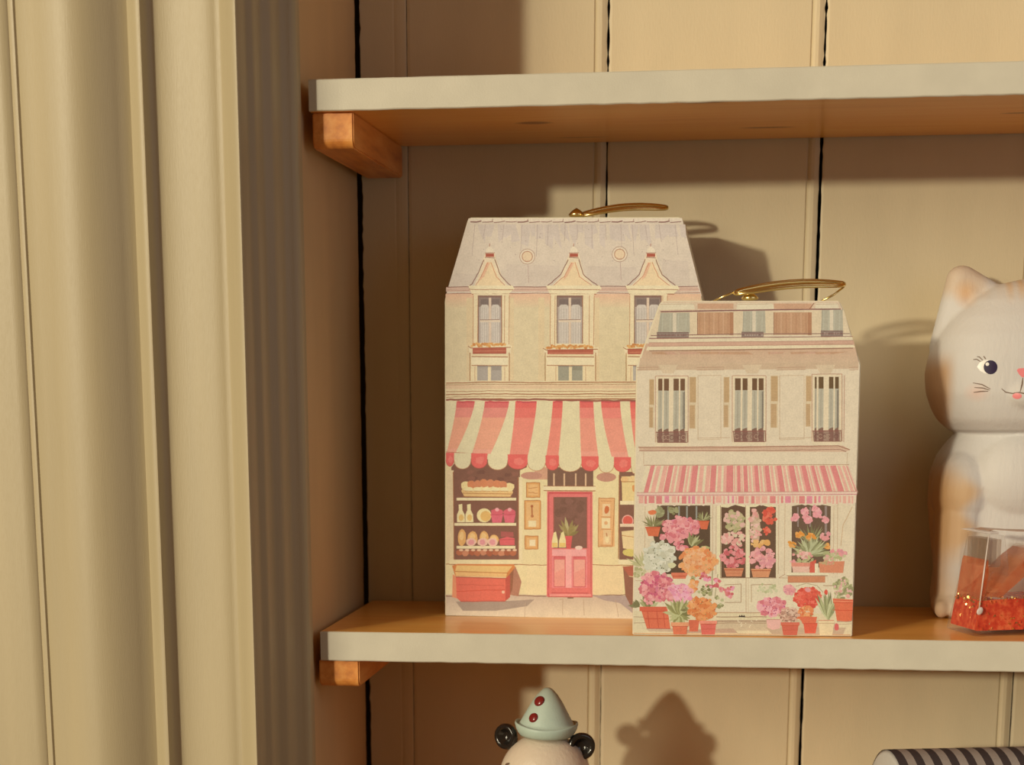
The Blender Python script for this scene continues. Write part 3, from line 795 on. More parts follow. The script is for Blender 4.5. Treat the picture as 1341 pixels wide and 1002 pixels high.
tall_window(862,897.5,496,579.5,((862,867.5),(869.5,876),(882,889),(891,897)),(88,62,42)); tall_window(962.5,999.5,495.5,578.5,((962.5,970),(972.5,979),(985,991.5),(993.5,1000)),(84,60,40)); tall_window(1067,1099,493.5,578,((1067,1069.5),(1072,1078.5),(1085.5,1091.5),(1093.5,1098.5)),(80,60,38))
for x,w,y0,y1 in ((850.5,6,497,560),(903,8.5,494,561),(948,7,494,559.5),(1009.5,9,492.5,560),(1055.5,7,492.5,558.5)):
    P.on('shutter'); P.rect(x-.6,y0-.5,x+w+.3,y1+.5,(216,188,145))
    P.rect(x,y0,x+w,y0+33,(196,158,110)); P.rect(x-.5,y0+36.5,x+w-1.4,y1,(196,158,112)); P.line([(x,y0),(x,y1)],.6,(206,174,132))
    for k in range(16): P.line([(x+.8,y0+2+k*2),(x+w-.8,y0+2+k*2)],.6,(184,144,98)); P.line([(x,y0+38.5+k*1.55),(x+w-2,y0+38.5+k*1.55)],.5,(184,144,98))
# windows behind the flowers
P.on('shop_window')
P.poly([(861,662),(930,662),(930,735),(905,752),(868,752),(855,700)], (72,54,38))
for x in (874,888,898.5,911): P.rect(x,663,x+2.2,690,(150,142,124))
P.on('door')
P.rect(944,661,1016.5,757,(228,206,158))
P.poly([(944.5,664),(953,665),(962,661),(974,664),(976,664),(976,756.5),(944.5,756.5)], (78,56,40)); P.poly([(982,664),(990,664),(996,661),(1006,664),(1016,664),(1016,756.5),(982,756.5)], (80,58,42))
P.rect(976.4,660,982,757,(228,206,160)); P.line([(976.4,662),(976.4,757)],.7,(180,140,104)); P.wob([(943.6,662),(943.6,757),(1016.6,757)],.8,(160,118,86),8,.2)
P.on('shop_window')
P.poly([(1037,663),(1054,660),(1066,663),(1076,661),(1088,663),(1087,728),(1080,742),(1036.5,750)], (82,62,46)); P.rect(1044,664,1046,690,(150,126,110)); P.rect(1080,663,1083,700,(150,126,110)); P.rect(1060,664,1062,690,(150,126,110))
G=[(140,130,82),(168,158,104),(118,108,66),(186,176,124)]
PK=[(220,122,114),(230,146,136),(208,100,96),(234,160,148)]; LP=[(228,168,146),(230,180,156),(222,150,132)]; OR=[(226,138,82),(230,160,104),(218,116,66),(232,172,120)]; WH=[(210,198,164),(196,184,150),(220,206,174)]; RD=[(218,84,60),(208,74,54),(226,102,74)]; MG=[(212,106,96),(220,124,112),(198,86,80)]; LV=[(226,146,134),(232,162,148),(214,124,116)]
P.on('potted_flowers')                                    # inside the door panes
P.cluster(962,682,13,14,40,[(196,172,124),(178,164,110),(222,172,148)],3.2,G,12,1.2,(176,160,112)); P.cluster(961,706,15,10,42,LP+[(216,190,150)],3.0,[(180,110,100)],8); P.cluster(960,729,15.4,14,70,MG,3.0,[(150,60,70),(130,100,70)],16)
P.poly([(948,744),(974,744),(971,755),(951,755)], (206,116,78)); P.line([(948,746.4),(974,746.4)],.9,(170,86,56)); P.line([(950,751),(972,751)],.6,(184,96,62))
P.on('potted_flowers')
P.cluster(989,690,7,24,44,LP+[(210,176,138)],3.0,G,10,1.0,(196,160,124)); P.cluster(1008,676,8.6,11,42,RD,2.8,[(150,50,40)],10); P.cluster(1004.5,695,3.8,7,14,RD,2.4); P.cluster(993,712,9,4.6,16,[(222,158,90),(226,172,104)],2.8); P.ell(1004.5,710.6,5,4.4,(222,160,88),10,.15); P.cluster(998.6,731,16,14,72,LV,3.1,[(176,84,104),(140,110,80)],14)
P.poly([(983.5,745),(1010,745),(1006.6,756),(986,756)], (210,124,82)); P.line([(984,747.4),(1009.6,747.4)],.9,(176,92,58))
P.on('potted_flowers')                                    # pink bush in the left window
P.cluster(864,670,4.6,6,14,[(150,140,96),(170,160,112)],3); P.cluster(882,668,6,5,14,[(160,150,104),(140,128,84)],2.6); 
P.cluster(892,690,25,13,110,PK,3.6,[(176,74,84)],24,.9,(218,116,122)); P.cluster(879,704,13,5,26,PK,3.3); P.cluster(892,714,8.5,5,18,PK,3.2); P.tuft(906,716,20,4,7,G,-120,-20); P.leaf(905,727,16,7,math.radians(-60),(176,164,108)); P.leaf(915,720,16,8,math.radians(-10),(178,166,106))
P.on('hanging_pot')
P.tuft(855,690,17,2.0,15,[(150,138,90),(128,116,72)],-172,-8); P.ell(854,671,5,3.4,(216,104,62),9,.25); P.poly([(845,690),(865,690),(862,702.6),(849,702)], (208,94,58)); P.line([(845,691),(865,691)],1,(180,72,44))
P.on('hanging_pot')
P.tuft(921,682,13,2.0,11,[(170,160,108),(140,130,84)],-172,-8); P.poly([(915,682),(929,682),(926,693.4),(918,693)], (208,92,58)); P.line([(915,683),(929,683)],.9,(180,72,44))
P.on('potted_flowers')                                    # white flowers
P.tuft(842,742,22,3,8,[(190,176,122),(160,148,98)],-170,-60); P.cluster(864,730,22,21,100,WH,3.8,[(150,146,112),(122,116,84)],26,1.0,(204,196,166)); P.cluster(838,750,7,7,14,[(200,184,134),(178,166,112)],3); P.ell(880,740,5,4,(210,196,146),9,.2)
P.on('potted_flowers')                                    # orange bush
P.cluster(914,735,24,19,140,OR,3.2,[(206,96,52),(186,160,104)],34,1.0,(226,156,104)); P.pot(879,900,750,758,2,(212,102,70),(214,104,72)); P.cluster(905,758,8,2.5,8,G,2)
P.on('potted_flowers')                                    # tall cosmos
P.line([(932,780),(933,745)],.9,(150,138,90)); P.line([(936,784),(940,752)],.8,(150,138,90))
for x,y in ((921,753),(926,758),(939,760),(937,766),(929,767),(945,772),(952,775),(957,771),(956,779)): P.cluster(x,y,3.4,2.8,7,MG+[(226,130,134)],2.3)
P.cluster(924,773,10,7,16,G,2.2); P.cluster(941,790,6,9,12,[(188,178,126),(150,140,92)],2.2); P.ell(917,757.6,1.6,1.2,(190,60,56)); P.cluster(908,767,6,8,20,OR,2.8)
P.on('potted_flowers')                                    # big pink pots at the left
P.tuft(838,795,14,4,6,[(136,124,82),(110,100,64)],-175,-110); P.tuft(850,797,20,5,9,G,-160,-30)
P.cluster(859,768,21,18,120,PK+[(200,84,94)],3.4,[(160,64,74),(128,62,62)],30,1.0,(208,104,110)); P.cluster(851,786,6,5,14,PK,2.8)
P.poly([(839,797),(874,797),(878,823),(847,823)], (214,96,64)); P.rect(837.5,794.6,873,800.4,(206,86,58)); P.line([(840,800.6),(873,800.6)],1,(164,60,40)); P.line([(845,810.4),(876,810.4)],1,(168,62,42))
for x in (848,860,868.5): P.line([(x,801),(x+2.5,822)],.9,(172,66,46))
P.line([(847,823),(878,823.4)],.9,(150,66,50))
P.on('potted_flowers')
P.cluster(889,777,17,11.5,84,[(230,144,144),(224,126,132),(234,164,156)],3.3,[(196,84,98)],18,1.0,(226,136,138)); P.cluster(874,782,7,6,16,PK,3)
P.poly([(902,812),(916,812),(914,827),(903,827)], (206,92,62))
P.tuft(890,806,24,5,17,[(170,160,98),(146,136,82),(190,180,124),(128,118,70)],-178,-2); P.tuft(890,806,15,4,8,[(150,140,84),(186,178,120)],0,180)
P.poly([(880,816),(900.6,816),(899,831),(882,831)], (212,100,66)); P.rect(878.6,815,902,820,(226,150,104)); P.line([(880,820.4),(901,820.4)],.8,(176,76,50))
P.on('potted_flowers')
P.cluster(919,797,18,15,104,[(222,128,72),(228,148,92),(212,108,58)],3.2,[(186,82,46),(150,140,84)],28,1.0,(216,124,74)); P.cluster(906,793,5,4,10,OR,2.6); P.tuft(900,800,9,3,4,G,-200,-120)
P.pot(916,939,813,831.2,3,(212,92,74),(226,120,92))
P.on('potted_flowers')                                    # right window plants
P.tuft(1062,712,26,1.8,22,[(150,140,94),(124,114,74),(166,156,106)],-150,-30)
for x,y,r in ((1041.6,678,5.4),(1053.6,669.5,5.6),(1057,680,6.6),(1071,673,6.4),(1080.5,681,5),(1068,666.5,4.6)): P.cluster(x,y,r*.75,r*.75,16,[(230,150,142),(224,132,126),(234,166,154)],2.6,[(200,100,100)],4,.8,(228,146,138))
for x,y,r in ((1047,700,5.6),(1062,703.4,6.4),(1037,712.6,5),(1082.6,715,4)): P.cluster(x,y,r*.8,r*.7,14,[(224,142,62),(230,160,84),(216,124,50)],2.6)
P.cluster(1080.6,702,5,4.4,14,LV,2.6)
P.tuft(1062,728,28,3.4,26,[(170,164,112),(142,134,90),(188,180,130),(112,104,68)],-178,-2); P.tuft(1060,726,20,3,9,[(184,178,130),(150,142,96)],-175,-5)
P.cluster(1051,727,12,6,34,LP+[(190,176,120)],2.6); P.cluster(1054,735,13,3.6,18,[(176,166,112),(196,182,130)],2.2); P.cluster(1038,737,3,4,8,LV,2)
P.poly([(1036.6,738),(1061,738),(1059,749.6),(1038.4,749.6)], (228,178,148)); P.rect(1036.4,737,1061.4,742,(220,140,112))
P.on('potted_flowers')
P.poly([(1061,736),(1069,733),(1067,750),(1060,750)], (208,84,62)); P.rect(1067,738,1071.6,750,(232,208,164)); P.cluster(1092,728,16,6,30,[(176,168,112),(196,184,132),(214,160,136)],2.6); P.cluster(1102,723,7,3.6,16,LV,2.4); P.cluster(1091,722,4,1.6,6,LV,1.8)
P.poly([(1072,736),(1106,735),(1104,750.4),(1073.6,750)], (210,116,80)); P.cluster(1086,737,12,2.5,14,[(214,124,96),(190,160,110)],2)
P.on('window_ledge')
P.rect(1030,750.6,1085,753.6,(230,210,166)); P.line([(1030,754),(1084,754)],.9,(150,106,74)); P.rect(1031.6,754.6,1080.6,762.4,(204,132,90)); P.line([(1031.6,762.8),(1080.6,762.6)],.7,(176,112,76))
P.on('potted_flowers')
P.cluster(1004,771,14,8,26,[(198,188,138),(206,194,148),(184,176,124)],2.2); P.cluster(1033,772.6,7.6,6,30,LV,2.8,[(190,96,120)],6)
P.cluster(1010.6,794.6,18,12,110,[(220,122,114),(228,142,132),(208,102,98)],3.4,[(168,66,88)],24,1,(212,108,124))
P.poly([(1003.6,811),(1023,811),(1021,823),(1012,825),(1005,822)], (228,172,150)); P.line([(1003.6,811.4),(1023,811.4)],.8,(196,130,110))
P.on('potted_flowers')
P.line([(1042,768),(1056,764),(1070,767),(1078,776)],.8,(176,150,110)); P.cluster(1057,784,17,13,104,[(218,82,60),(208,70,52),(226,98,74)],3.4,[(160,48,40),(190,150,100)],22,1,(210,80,58)); P.cluster(1066,776,6,6,16,RD,3); P.ell(1058,772.6,4,3,(226,150,140),8,.2)
P.cluster(1055,803,12,8.6,50,[(222,118,70),(214,98,58),(228,140,88)],3.0,[(150,130,80)],14); P.poly([(1052,816),(1070.6,816),(1068,829.6),(1054,829.6)], (214,84,58)); P.poly([(1047,808),(1070,808),(1068,817),(1051,817)], (216,96,64)); P.line([(1052,816.6),(1070,816.6)],.8,(172,60,42))
P.on('potted_flowers')
P.cluster(1033,806,13,9.4,60,[(222,182,150),(210,164,132),(190,140,112)],2.6,[(110,76,60),(140,100,78)],34,1.0,(190,148,118)); P.pot(1022.4,1047,815,832,3.4,(200,88,64),(206,94,68))
P.on('potted_flowers')
P.tuft(1085,812,36,4.2,16,[(176,170,116),(150,144,96),(198,190,138),(124,116,76)],-125,-60); P.ell(1081.8,775.6,2.4,3.4,(212,76,56),8,.15); P.line([(1081,779),(1083,806)],.7,(150,140,92))
P.poly([(1071.6,813),(1092.4,813),(1090,832),(1073.6,832)], (226,198,148)); P.line([(1071.6,816.4),(1092.4,816.4)],.7,(196,156,112)); P.line([(1072,812.6),(1092.4,812.6)],.9,(206,130,96)); P.ell(1095.6,821,3.2,5,(206,88,76),9,.15)
P.on('potted_flowers')
P.cluster(1104,771,12,14,66,[(176,166,112),(150,140,94),(196,184,130)],2.7,[(224,160,142),(228,172,154)],26,1.6); P.ell(1110.6,780.6,2.8,2.6,(228,162,140),9,.15)
P.poly([(1092,789),(1117,789),(1115.6,813),(1109,814),(1096,813)], (216,96,62)); P.poly([(1090.4,783.6),(1117.2,785),(1117.2,790),(1091,789)], (222,112,76))
for y in (786.4,789.6,799.6): P.wob([(1091,y-.6),(1117,y)],.9,(176,62,40),5,.2)
# awning
P.on('awning')
def ax(t,y): return (846+t*(1109-846))+((836+t*(1122-836))-(846+t*(1109-846)))*y
yt,yb=610,645.5
P.poly([(846,yt+.4),(1109,yt-1),(1121,yb-1),(836,yb+.6)], (226,202,160))
widths=[(856,'d'),(865,'l'),(884,'d'),(893,'l'),(908,'d'),(913,'c')]
dk=(214,114,100); lt=(228,166,140)
segs=[]
for c,wd in ((855,5.5),(879,6.5),(889.5+7,5.5),(911,7),(935,7),(956,8.5),(967.5,4),(976,5),(990,5),(1004,5.5),(1020,6),(1036,7),(1052,6),(1064,4),(1077,6.5),(1091,7),(1109.5,3)):
    segs.append(((c-846)/263.0, wd/263.0))
for (t,wd),(tn,_) in zip(segs, segs[1:]+[(1.0,0)]):
    gap=tn-t-wd/2
    for k in range(2):
        a=t+wd/2+gap*(.12+.42*k); b=a+gap*.26
        P.poly([(ax(a,0),yt+.2),(ax(b,0),yt),(ax(b,1),yb-.2),(ax(a,1),yb)], lt)
    P.poly([(ax(t-wd/2,0),yt),(ax(min(1,t+wd/2),0),yt-.4),(ax(min(1,t+wd/2),1),yb-.4),(ax(t-wd/2,1),yb)], dk)
P.poly([(834,645),(1122,643.4),(1122.4,648),(833.6,649.2)], (228,190,160)); P.line([(834,645.2),(1122,643.6)],.7,(190,130,110)); P.line([(834,649),(1122.4,647.6)],1.0,(196,104,100))
n=30
lowv=[]
for k in range(n*2+1):
    x=835.5+k*(1121-835.5)/(n*2); lowv.append((x, 659.5+(3.6 if k%4 in (2,) else (1.8 if k%2 else 0)) - (x-835)*.004))
P.poly([(835,649.4),(1121.6,648)]+lowv[::-1], (227,198,162))
rr=random.Random(9); x=836.5
while x<1119:
    w=rr.choice([2.2,3,4.4,6,7.5]); P.rect(x,649.6,min(1121,x+w),658+rr.uniform(0,2),rr.choice([dk,lt,lt,(218,120,118)])); x+=w+rr.choice([1.6,2.4,3.4])
P.finish(t2)

# gold cord loops lying on the flat tops
def gold_loop(t, P, z_top, line, knob, strands, label):
    """line: the loop's run in the picture (start, end); its own depth is in the box's middle"""
    root = None
    (xa, ya, yda), (xb, yb, ydb) = line
    def pt(px, py, yd):
        d = ray(px, py)
        o = P.o + P.nrm*yd
        k = (o - CAM).dot(P.nrm)/d.dot(P.nrm)
        q = CAM + d*k - P.o
        return Vector((q.dot(P.u), q.dot(P.nrm), q.z))
    A, B = pt(xa, ya, yda), pt(xb, yb, ydb)
    L = (B - A); n = 40
    side = Vector((0, 1, 0.26)).normalized()
    bm = bmesh.new()
    for w, lift, r in ((0.0085, 0.0, 0.0009), (0.0064, 0.0005, 0.0008), (0.0040, 0.0002, 0.0009)):
        pts = []
        for k in range(n):
            a = 2*math.pi*k/n
            u = 0.5 - 0.5*math.copysign(abs(math.cos(a))**0.8, math.cos(a))
            v = math.copysign(abs(math.sin(a))**0.75, math.sin(a))
            pts.append(A + L*u + side*(w*v) + Vector((0, 0, lift + 0.0025*math.sin(math.pi*u)*1.0)))
        tube(bm, pts, r, 8, 1.0, True)
    loop = mesh_obj('handle_loop', bm, M_gold, t, True); loop['label'] = label
    bm = bmesh.new()
    K = pt(*knob[:3])
    prof_ = [(0, -0.0018), (0.0042, -0.0016), (0.0050, -0.0004), (0.0036, 0.0012), (0.0017, 0.0026), (0.0, 0.0036)]
    lathe(bm, prof_, 18, Matrix.Translation(K))
    mesh_obj('knot', bm, M_gold, t, True)
    for s_ in strands:
        bm = bmesh.new(); tube(bm, [pt(*q) for q in s_], 0.0006, 8)
        mesh_obj('cord', bm, M_gold, t, True)
gold_loop(t1, P=Print(o1, a1, 1), z_top=0.2435, line=((762, 281.5, 0.022), (874, 272.5, 0.036)), knob=(755, 280.2, 0.024), strands=[], label='gold cord handle')
gold_loop(t2, P=Print(o2, a2, 1), z_top=0.19, line=((962, 384, 0.022), (1106, 372.5, 0.034)), knob=(982, 389.5, 0.024),
          strands=[[(934, 394.5, 0.024), (948, 388, 0.023), (966, 381, 0.022)], [(1076, 394.5, 0.03), (1092, 386, 0.032), (1105, 376, 0.034)]], label='gold cord handle')
# ------------------------------------------------------------------ cat figurine
def decal(name, parent, pts, bvh, mat, lift, inv, smooth=False, rings=4, raydir=None, mirror=None):
    """a painted shape laid on a surface: outline in picture points, carried to the surface along the line of sight"""
    cx = sum(p[0] for p in pts)/len(pts); cy = sum(p[1] for p in pts)/len(pts)
    bm = bmesh.new()
    def put(px, py):
        d = ray(px, py)
        hit, nrm, i, dist = bvh.ray_cast(inv @ CAM, (inv.to_3x3() @ d).normalized())
        if hit is None: return None
        if mirror is not None:
            q = Vector((2*mirror - hit.x, hit.y - 0.05, hit.z))
            h2, n2, i2, d2 = bvh.ray_cast(q, Vector((0, 1, 0)))
            if h2 is not None: hit, nrm = h2, n2
            else: return None
        return hit + nrm*lift
    grid = []
    for r in range(rings + 1):
        f = r/rings
        grid.append([put(cx + (x - cx)*f, cy + (y - cy)*f) for x, y in pts] if r else [put(cx, cy)])
    vs = [[bm.verts.new(p) if p is not None else None for p in row] for row in grid]
    n = len(pts)
    for r in range(rings):
        for k in range(n):
            q = [vs[r+1][k], vs[r+1][(k+1) % n]] + ([vs[0][0]] if r == 0 else [vs[r][(k+1) % n], vs[r][k]])
            if all(v is not None for v in q):
                try: bm.faces.new(q)
                except ValueError: pass
    bmesh.ops.recalc_face_normals(bm, faces=bm.faces[:])
    for f in bm.faces:
        if f.normal.y > 0: f.normal_flip()
    return mesh_obj(name, bm, mat, parent, True)

def oval(cx, cy, rx, ry, n=20, rot=0.0):
    return [(cx + rx*math.cos(2*math.pi*k/n)*math.cos(rot) - ry*math.sin(2*math.pi*k/n)*math.sin(rot),
             cy + rx*math.cos(2*math.pi*k/n)*math.sin(rot) + ry*math.sin(2*math.pi*k/n)*math.cos(rot)) for k in range(n)]

def stroke(pts, w):
    L, R_ = [], []
    for i, (x, y) in enumerate(pts):
        a = pts[max(i-1, 0)]; b = pts[min(i+1, len(pts)-1)]
        dx, dy = b[0]-a[0], b[1]-a[1]; l = math.hypot(dx, dy)
        ww = w*(0.45 + 0.55*math.sin(math.pi*(i+.6)/(len(pts)+.2)))
        L.append((x - dy/l*ww/2, y + dx/l*ww/2)); R_.append((x + dy/l*ww/2, y - dx/l*ww/2))
    return L + R_[::-1]

def ribbon(name, parent, pts, w, bvh, mat, lift, inv, mirror=None):
    """a thin painted line on a surface"""
    fine = []
    for a, b in zip(pts, pts[1:]):
        for k in range(5): fine.append((a[0]+(b[0]-a[0])*k/5, a[1]+(b[1]-a[1])*k/5))
    fine.append(pts[-1])
    out = stroke(fine, w); n = len(fine)
    bm = bmesh.new()
    def put(px, py):
        d = ray(px, py)
        hit, nrm, i, dist = bvh.ray_cast(inv @ CAM, (inv.to_3x3() @ d).normalized())
        if hit is None: return None
        if mirror is not None:
            h2, n2, i2, d2 = bvh.ray_cast(Vector((2*mirror - hit.x, hit.y - 0.05, hit.z)), Vector((0, 1, 0)))
            if h2 is None: return None
            hit, nrm = h2, n2
        return bm.verts.new(hit + nrm*lift)
    A = [put(*q) for q in out[:n]]; B = [put(*q) for q in out[n:][::-1]]
    for k in range(n-1):
        q = (A[k], A[k+1], B[k+1], B[k])
        if all(q): bm.faces.new(q)
    for f in bm.faces:
        f.normal_update()
        if f.normal.y > 0: f.normal_flip()
    return mesh_obj(name, bm, mat, parent, True)

CX, CY = 0.4185, 0.130
cat = thing('cat_figurine', 'cream and orange sitting cat figurine with pink nose at the right end of the shelf', 'figurine', (CX, CY, 0))
bm = bmesh.new()
def cone(p0, r0, p1, r1, n=6, sy=1.0):
    for k in range(n + 1):
        t = k/n; r = r0 + (r1 - r0)*t
        p = [a + (b - a)*t for a, b in zip(p0, p1)]
        ellipsoid(bm, p, (r, r*sy, r), 14)
def stack(rows, ex=2.3, seg=56):
    """skin through superellipse sections: rows of (z, half width, half depth, y of the middle)"""
    rings = []
    for z, w, d, yc in rows:
        ring = []
        for k in range(seg):
            a = 2*math.pi*k/seg; c, q = math.cos(a), math.sin(a)
            ring.append(bm.verts.new((w*math.copysign(abs(c)**(2/ex), c), yc + d*math.copysign(abs(q)**(2/ex), q), z)))
        rings.append(ring)
    for a, b in zip(rings, rings[1:]):
        for k in range(seg): bm.faces.new((a[k], a[(k+1) % seg], b[(k+1) % seg], b[k]))
    bm.faces.new(rings[0][::-1]); bm.faces.new(rings[-1])
def smooth_rows(keys, n=40):
    out = []
    for i in range(n):
        z = keys[0][0] + (keys[-1][0] - keys[0][0])*i/(n-1)
        for a, b in zip(keys, keys[1:]):
            if a[0] <= z <= b[0] + 1e-9:
                t = (z - a[0])/(b[0] - a[0]); out.append((z,) + tuple(p + (q - p)*t for p, q in zip(a[1:], b[1:]))); break
    return out
# head: widest at the cheeks, flat under the chin, ears running straight into the cheeks
stack(smooth_rows([(0.1132, 0.034, 0.017, -0.002), (0.1155, 0.0435, 0.023, -0.002), (0.1215, 0.0505, 0.0285, -0.002), (0.1285, 0.0545, 0.0320, -0.001), (0.138, 0.0580, 0.0340, -0.001), (0.1495, 0.0592, 0.0345, 0),
      (0.160, 0.0575, 0.0340, 0), (0.1725, 0.0525, 0.0320, 0.001), (0.184, 0.0450, 0.0280, 0.002), (0.194, 0.0350, 0.0215, 0.002), (0.2005, 0.0240, 0.0150, 0.002), (0.2045, 0.0120, 0.0080, 0.002), (0.2058, 0.004, 0.003, 0.002)]))
ellipsoid(bm, (0, -0.0265, 0.1375), (0.0175, 0.0115, 0.0110), 18)          # muzzle
for s in (-1, 1):
    cone((s*0.0490, 0.001, 0.166), 0.0085, (s*0.0400, 0.003, 0.2058), 0.0090, 9, 0.9)
    cone((s*0.0380, 0.001, 0.176), 0.0130, (s*0.0395, 0.003, 0.2035), 0.0092, 7, 0.85)
    cone((s*0.0180, 0.003, 0.1940), 0.0088, (s*0.0385, 0.003, 0.2055), 0.0092, 7, 0.85)
    cone((s*0.0260, 0.002, 0.184), 0.0120, (s*0.0395, 0.003, 0.2050), 0.0090, 6, 0.85)
# body: shoulders close under the head, forelegs and paws in front
stack(smooth_rows([(0.0, 0.0470, 0.0270, 0.002), (0.012, 0.0495, 0.0285, 0.002), (0.030, 0.0480, 0.0285, 0.002), (0.050, 0.0510, 0.0290, 0.002), (0.070, 0.0535, 0.0295, 0.002), (0.0885, 0.0532, 0.0285, 0.002),
      (0.100, 0.0495, 0.0265, 0.002), (0.108, 0.0440, 0.0235, 0.001), (0.118, 0.0350, 0.0190, 0)]), 2.2)
ellipsoid(bm, (0, -0.014, 0.0860), (0.0330, 0.0195, 0.0290), 24)
for s in (-1, 1):
    ellipsoid(bm, (s*0.0330, -0.010, 0.0780), (0.0200, 0.0200, 0.0260), 20)
    cone((s*0.0345, -0.012, 0.062), 0.0165, (s*0.0360, -0.014, 0.010), 0.0130, 8, 1.0)
    ellipsoid(bm, (s*0.0365, -0.017, 0.0085), (0.0142, 0.0130, 0.0095), 18)
    for t in (-1, 0, 1): ellipsoid(bm, (s*0.0365 + t*0.0080, -0.0275, 0.0062), (0.0049, 0.0042, 0.0058), 12)
b2 = fuse(bm, 0.0011, 10, 0.5)
for v in b2.verts:
    if v.co.z < 0.0006: v.co.z = 0.0002 if v.co.z < 0.0004 else v.co.z
    v.co.z = max(v.co.z, 0.0002)
cat_bvh = BVHTree.FromBMesh(b2)
CREAM = (0.585, 0.57, 0.555); ORG = (0.62, 0.38, 0.15); BLUSH = (0.74, 0.40, 0.31)
def cat_colour(co, n):
    x, y, z = co; ax_ = abs(x)
    c = CREAM
    ear = sst(0.1915, 0.2020, z)*sst(0.020, 0.030, ax_)
    c = mix3(c, ORG, 0.42*ear)
    inner = max(0.0, 1 - math.hypot((ax_ - 0.0375)/0.0085, (z - 0.1975)/0.010))
    c = mix3(c, (0.66, 0.36, 0.13), min(1, inner*1.2)*(0.6 if n.y < 0 else 0))
    top = sst(0.188, 0.204, z + 0.10*max(0, y))*sst(0.022, 0.010, ax_)
    c = mix3(c, ORG, 0.7*top*(0.65 + 0.35*math.sin(x*900)))
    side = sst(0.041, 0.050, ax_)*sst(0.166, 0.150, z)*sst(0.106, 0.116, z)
    c = mix3(c, (0.46, 0.26, 0.11), 0.85*side)  # orange cheek side, browned to carry the front box's cast shadow
    back = sst(0.004, 0.016, y)
    c = mix3(c, ORG, 0.75*back)
    if z < 0.115:                                                           # saddle patches on shoulders and forelegs, painted shade on the outer flanks
        p = sst(0.024, 0.036, ax_ + 0.004*math.sin(z*260))*sst(0.098, 0.078, z)*sst(0.030, 0.050, z)
        c = mix3(c, ORG, 0.75*p)
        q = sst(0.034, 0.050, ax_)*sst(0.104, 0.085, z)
        c = mix3(c, (0.48, 0.27, 0.11), 0.75*q)  # orange flank deepened to brown for the front box's shadow
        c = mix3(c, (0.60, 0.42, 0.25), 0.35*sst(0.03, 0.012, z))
    bl = max(0.0, 1 - math.hypot((ax_ - 0.0305)/0.0085, (z - 0.1385)/0.0065))
    c = mix3(c, BLUSH, 0.45*bl*(1 if n.y < 0 else 0))
    return c
def vcol_mat(name, rough, fur=0.0):
    m, nt, b = nodes(name)
    a = nt.nodes.new('ShaderNodeAttribute'); a.attribute_name = 'Col'
    nt.links.new(a.outputs['Color'], b.inputs['Base Color'])
    b.inputs['Roughness'].default_value = rough
    n = noise(nt, 90, 4, coords(nt, (5, 5, 1.2)))
    bump(nt, b, n.outputs['Fac'], 0.35 + fur, 0.0009)
    return m
M_cat = vcol_mat('matte_cat_vinyl', 0.62)
body = mesh_obj('body', b2, M_cat, cat, True)
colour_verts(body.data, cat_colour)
inv = Matrix.Translation((CX, CY, 0)).inverted()
M_eyew = plain('eye_white', (0.78, 0.76, 0.72), 0.3)
M_iris = plain('eye_navy', (0.030, 0.020, 0.060), 0.2)
M_pink = plain('pink_paint', (0.80, 0.24, 0.26), 0.4)
M_ink = plain('brown_line', (0.16, 0.10, 0.07), 0.5)
for mir in (None, 0.0):
    e = decal('eye', cat, [(1279.5,480.5),(1283,475),(1289,471.8),(1297,471.4),(1303,474),(1306,479),(1306,484),(1302,488.4),(1296,490),(1289,489),(1283.5,485.5)], cat_bvh, M_eyew, 0.00012, inv, mirror=mir)
    decal('iris', e, oval(1297.2, 481, 9.0, 9.2), cat_bvh, M_iris, 0.00024, inv, mirror=mir)
    decal('highlight', e, oval(1293, 477, 2.5, 2.4, 10), cat_bvh, M_eyew, 0.00036, inv, rings=2, mirror=mir)
    for pts in ([(1284,473.5),(1279,470.5),(1274.5,471)], [(1287,471.8),(1282.6,467.6),(1279.5,467)], [(1291,470.4),(1288,466.4)]):
        ribbon('eyelash', cat, pts, 1.5, cat_bvh, M_ink, 0.00016, inv, mir)
    for pts in ([(1274,501.5),(1286,503.6),(1297,509.5)], [(1276,507.6),(1287,508.2),(1296,511)], [(1275,514),(1285,512.6),(1294,512.4)]):
        ribbon('whisker', cat, pts, 1.5, cat_bvh, M_ink, 0.00014, inv, mir)
decal('nose', cat, [(1331.4,485),(1334,482.6),(1342,482),(1346.6,484),(1346,488),(1342.4,493),(1339,494.6),(1335,491)], cat_bvh, M_pink, 0.00015, inv)
ribbon('mouth', cat, [(1339.4,495),(1338.6,503),(1336,513)], 1.7, cat_bvh, M_ink, 0.00016, inv)
ribbon('mouth', cat, [(1311.5,509),(1317,513.6),(1326,515.4),(1335,514),(1344,516),(1352,514),(1357,509)], 1.8, cat_bvh, M_ink, 0.00014, inv)
decal('tongue', cat, oval(1332, 518.6, 6.2, 3.9, 14), cat_bvh, M_pink, 0.00018, inv)

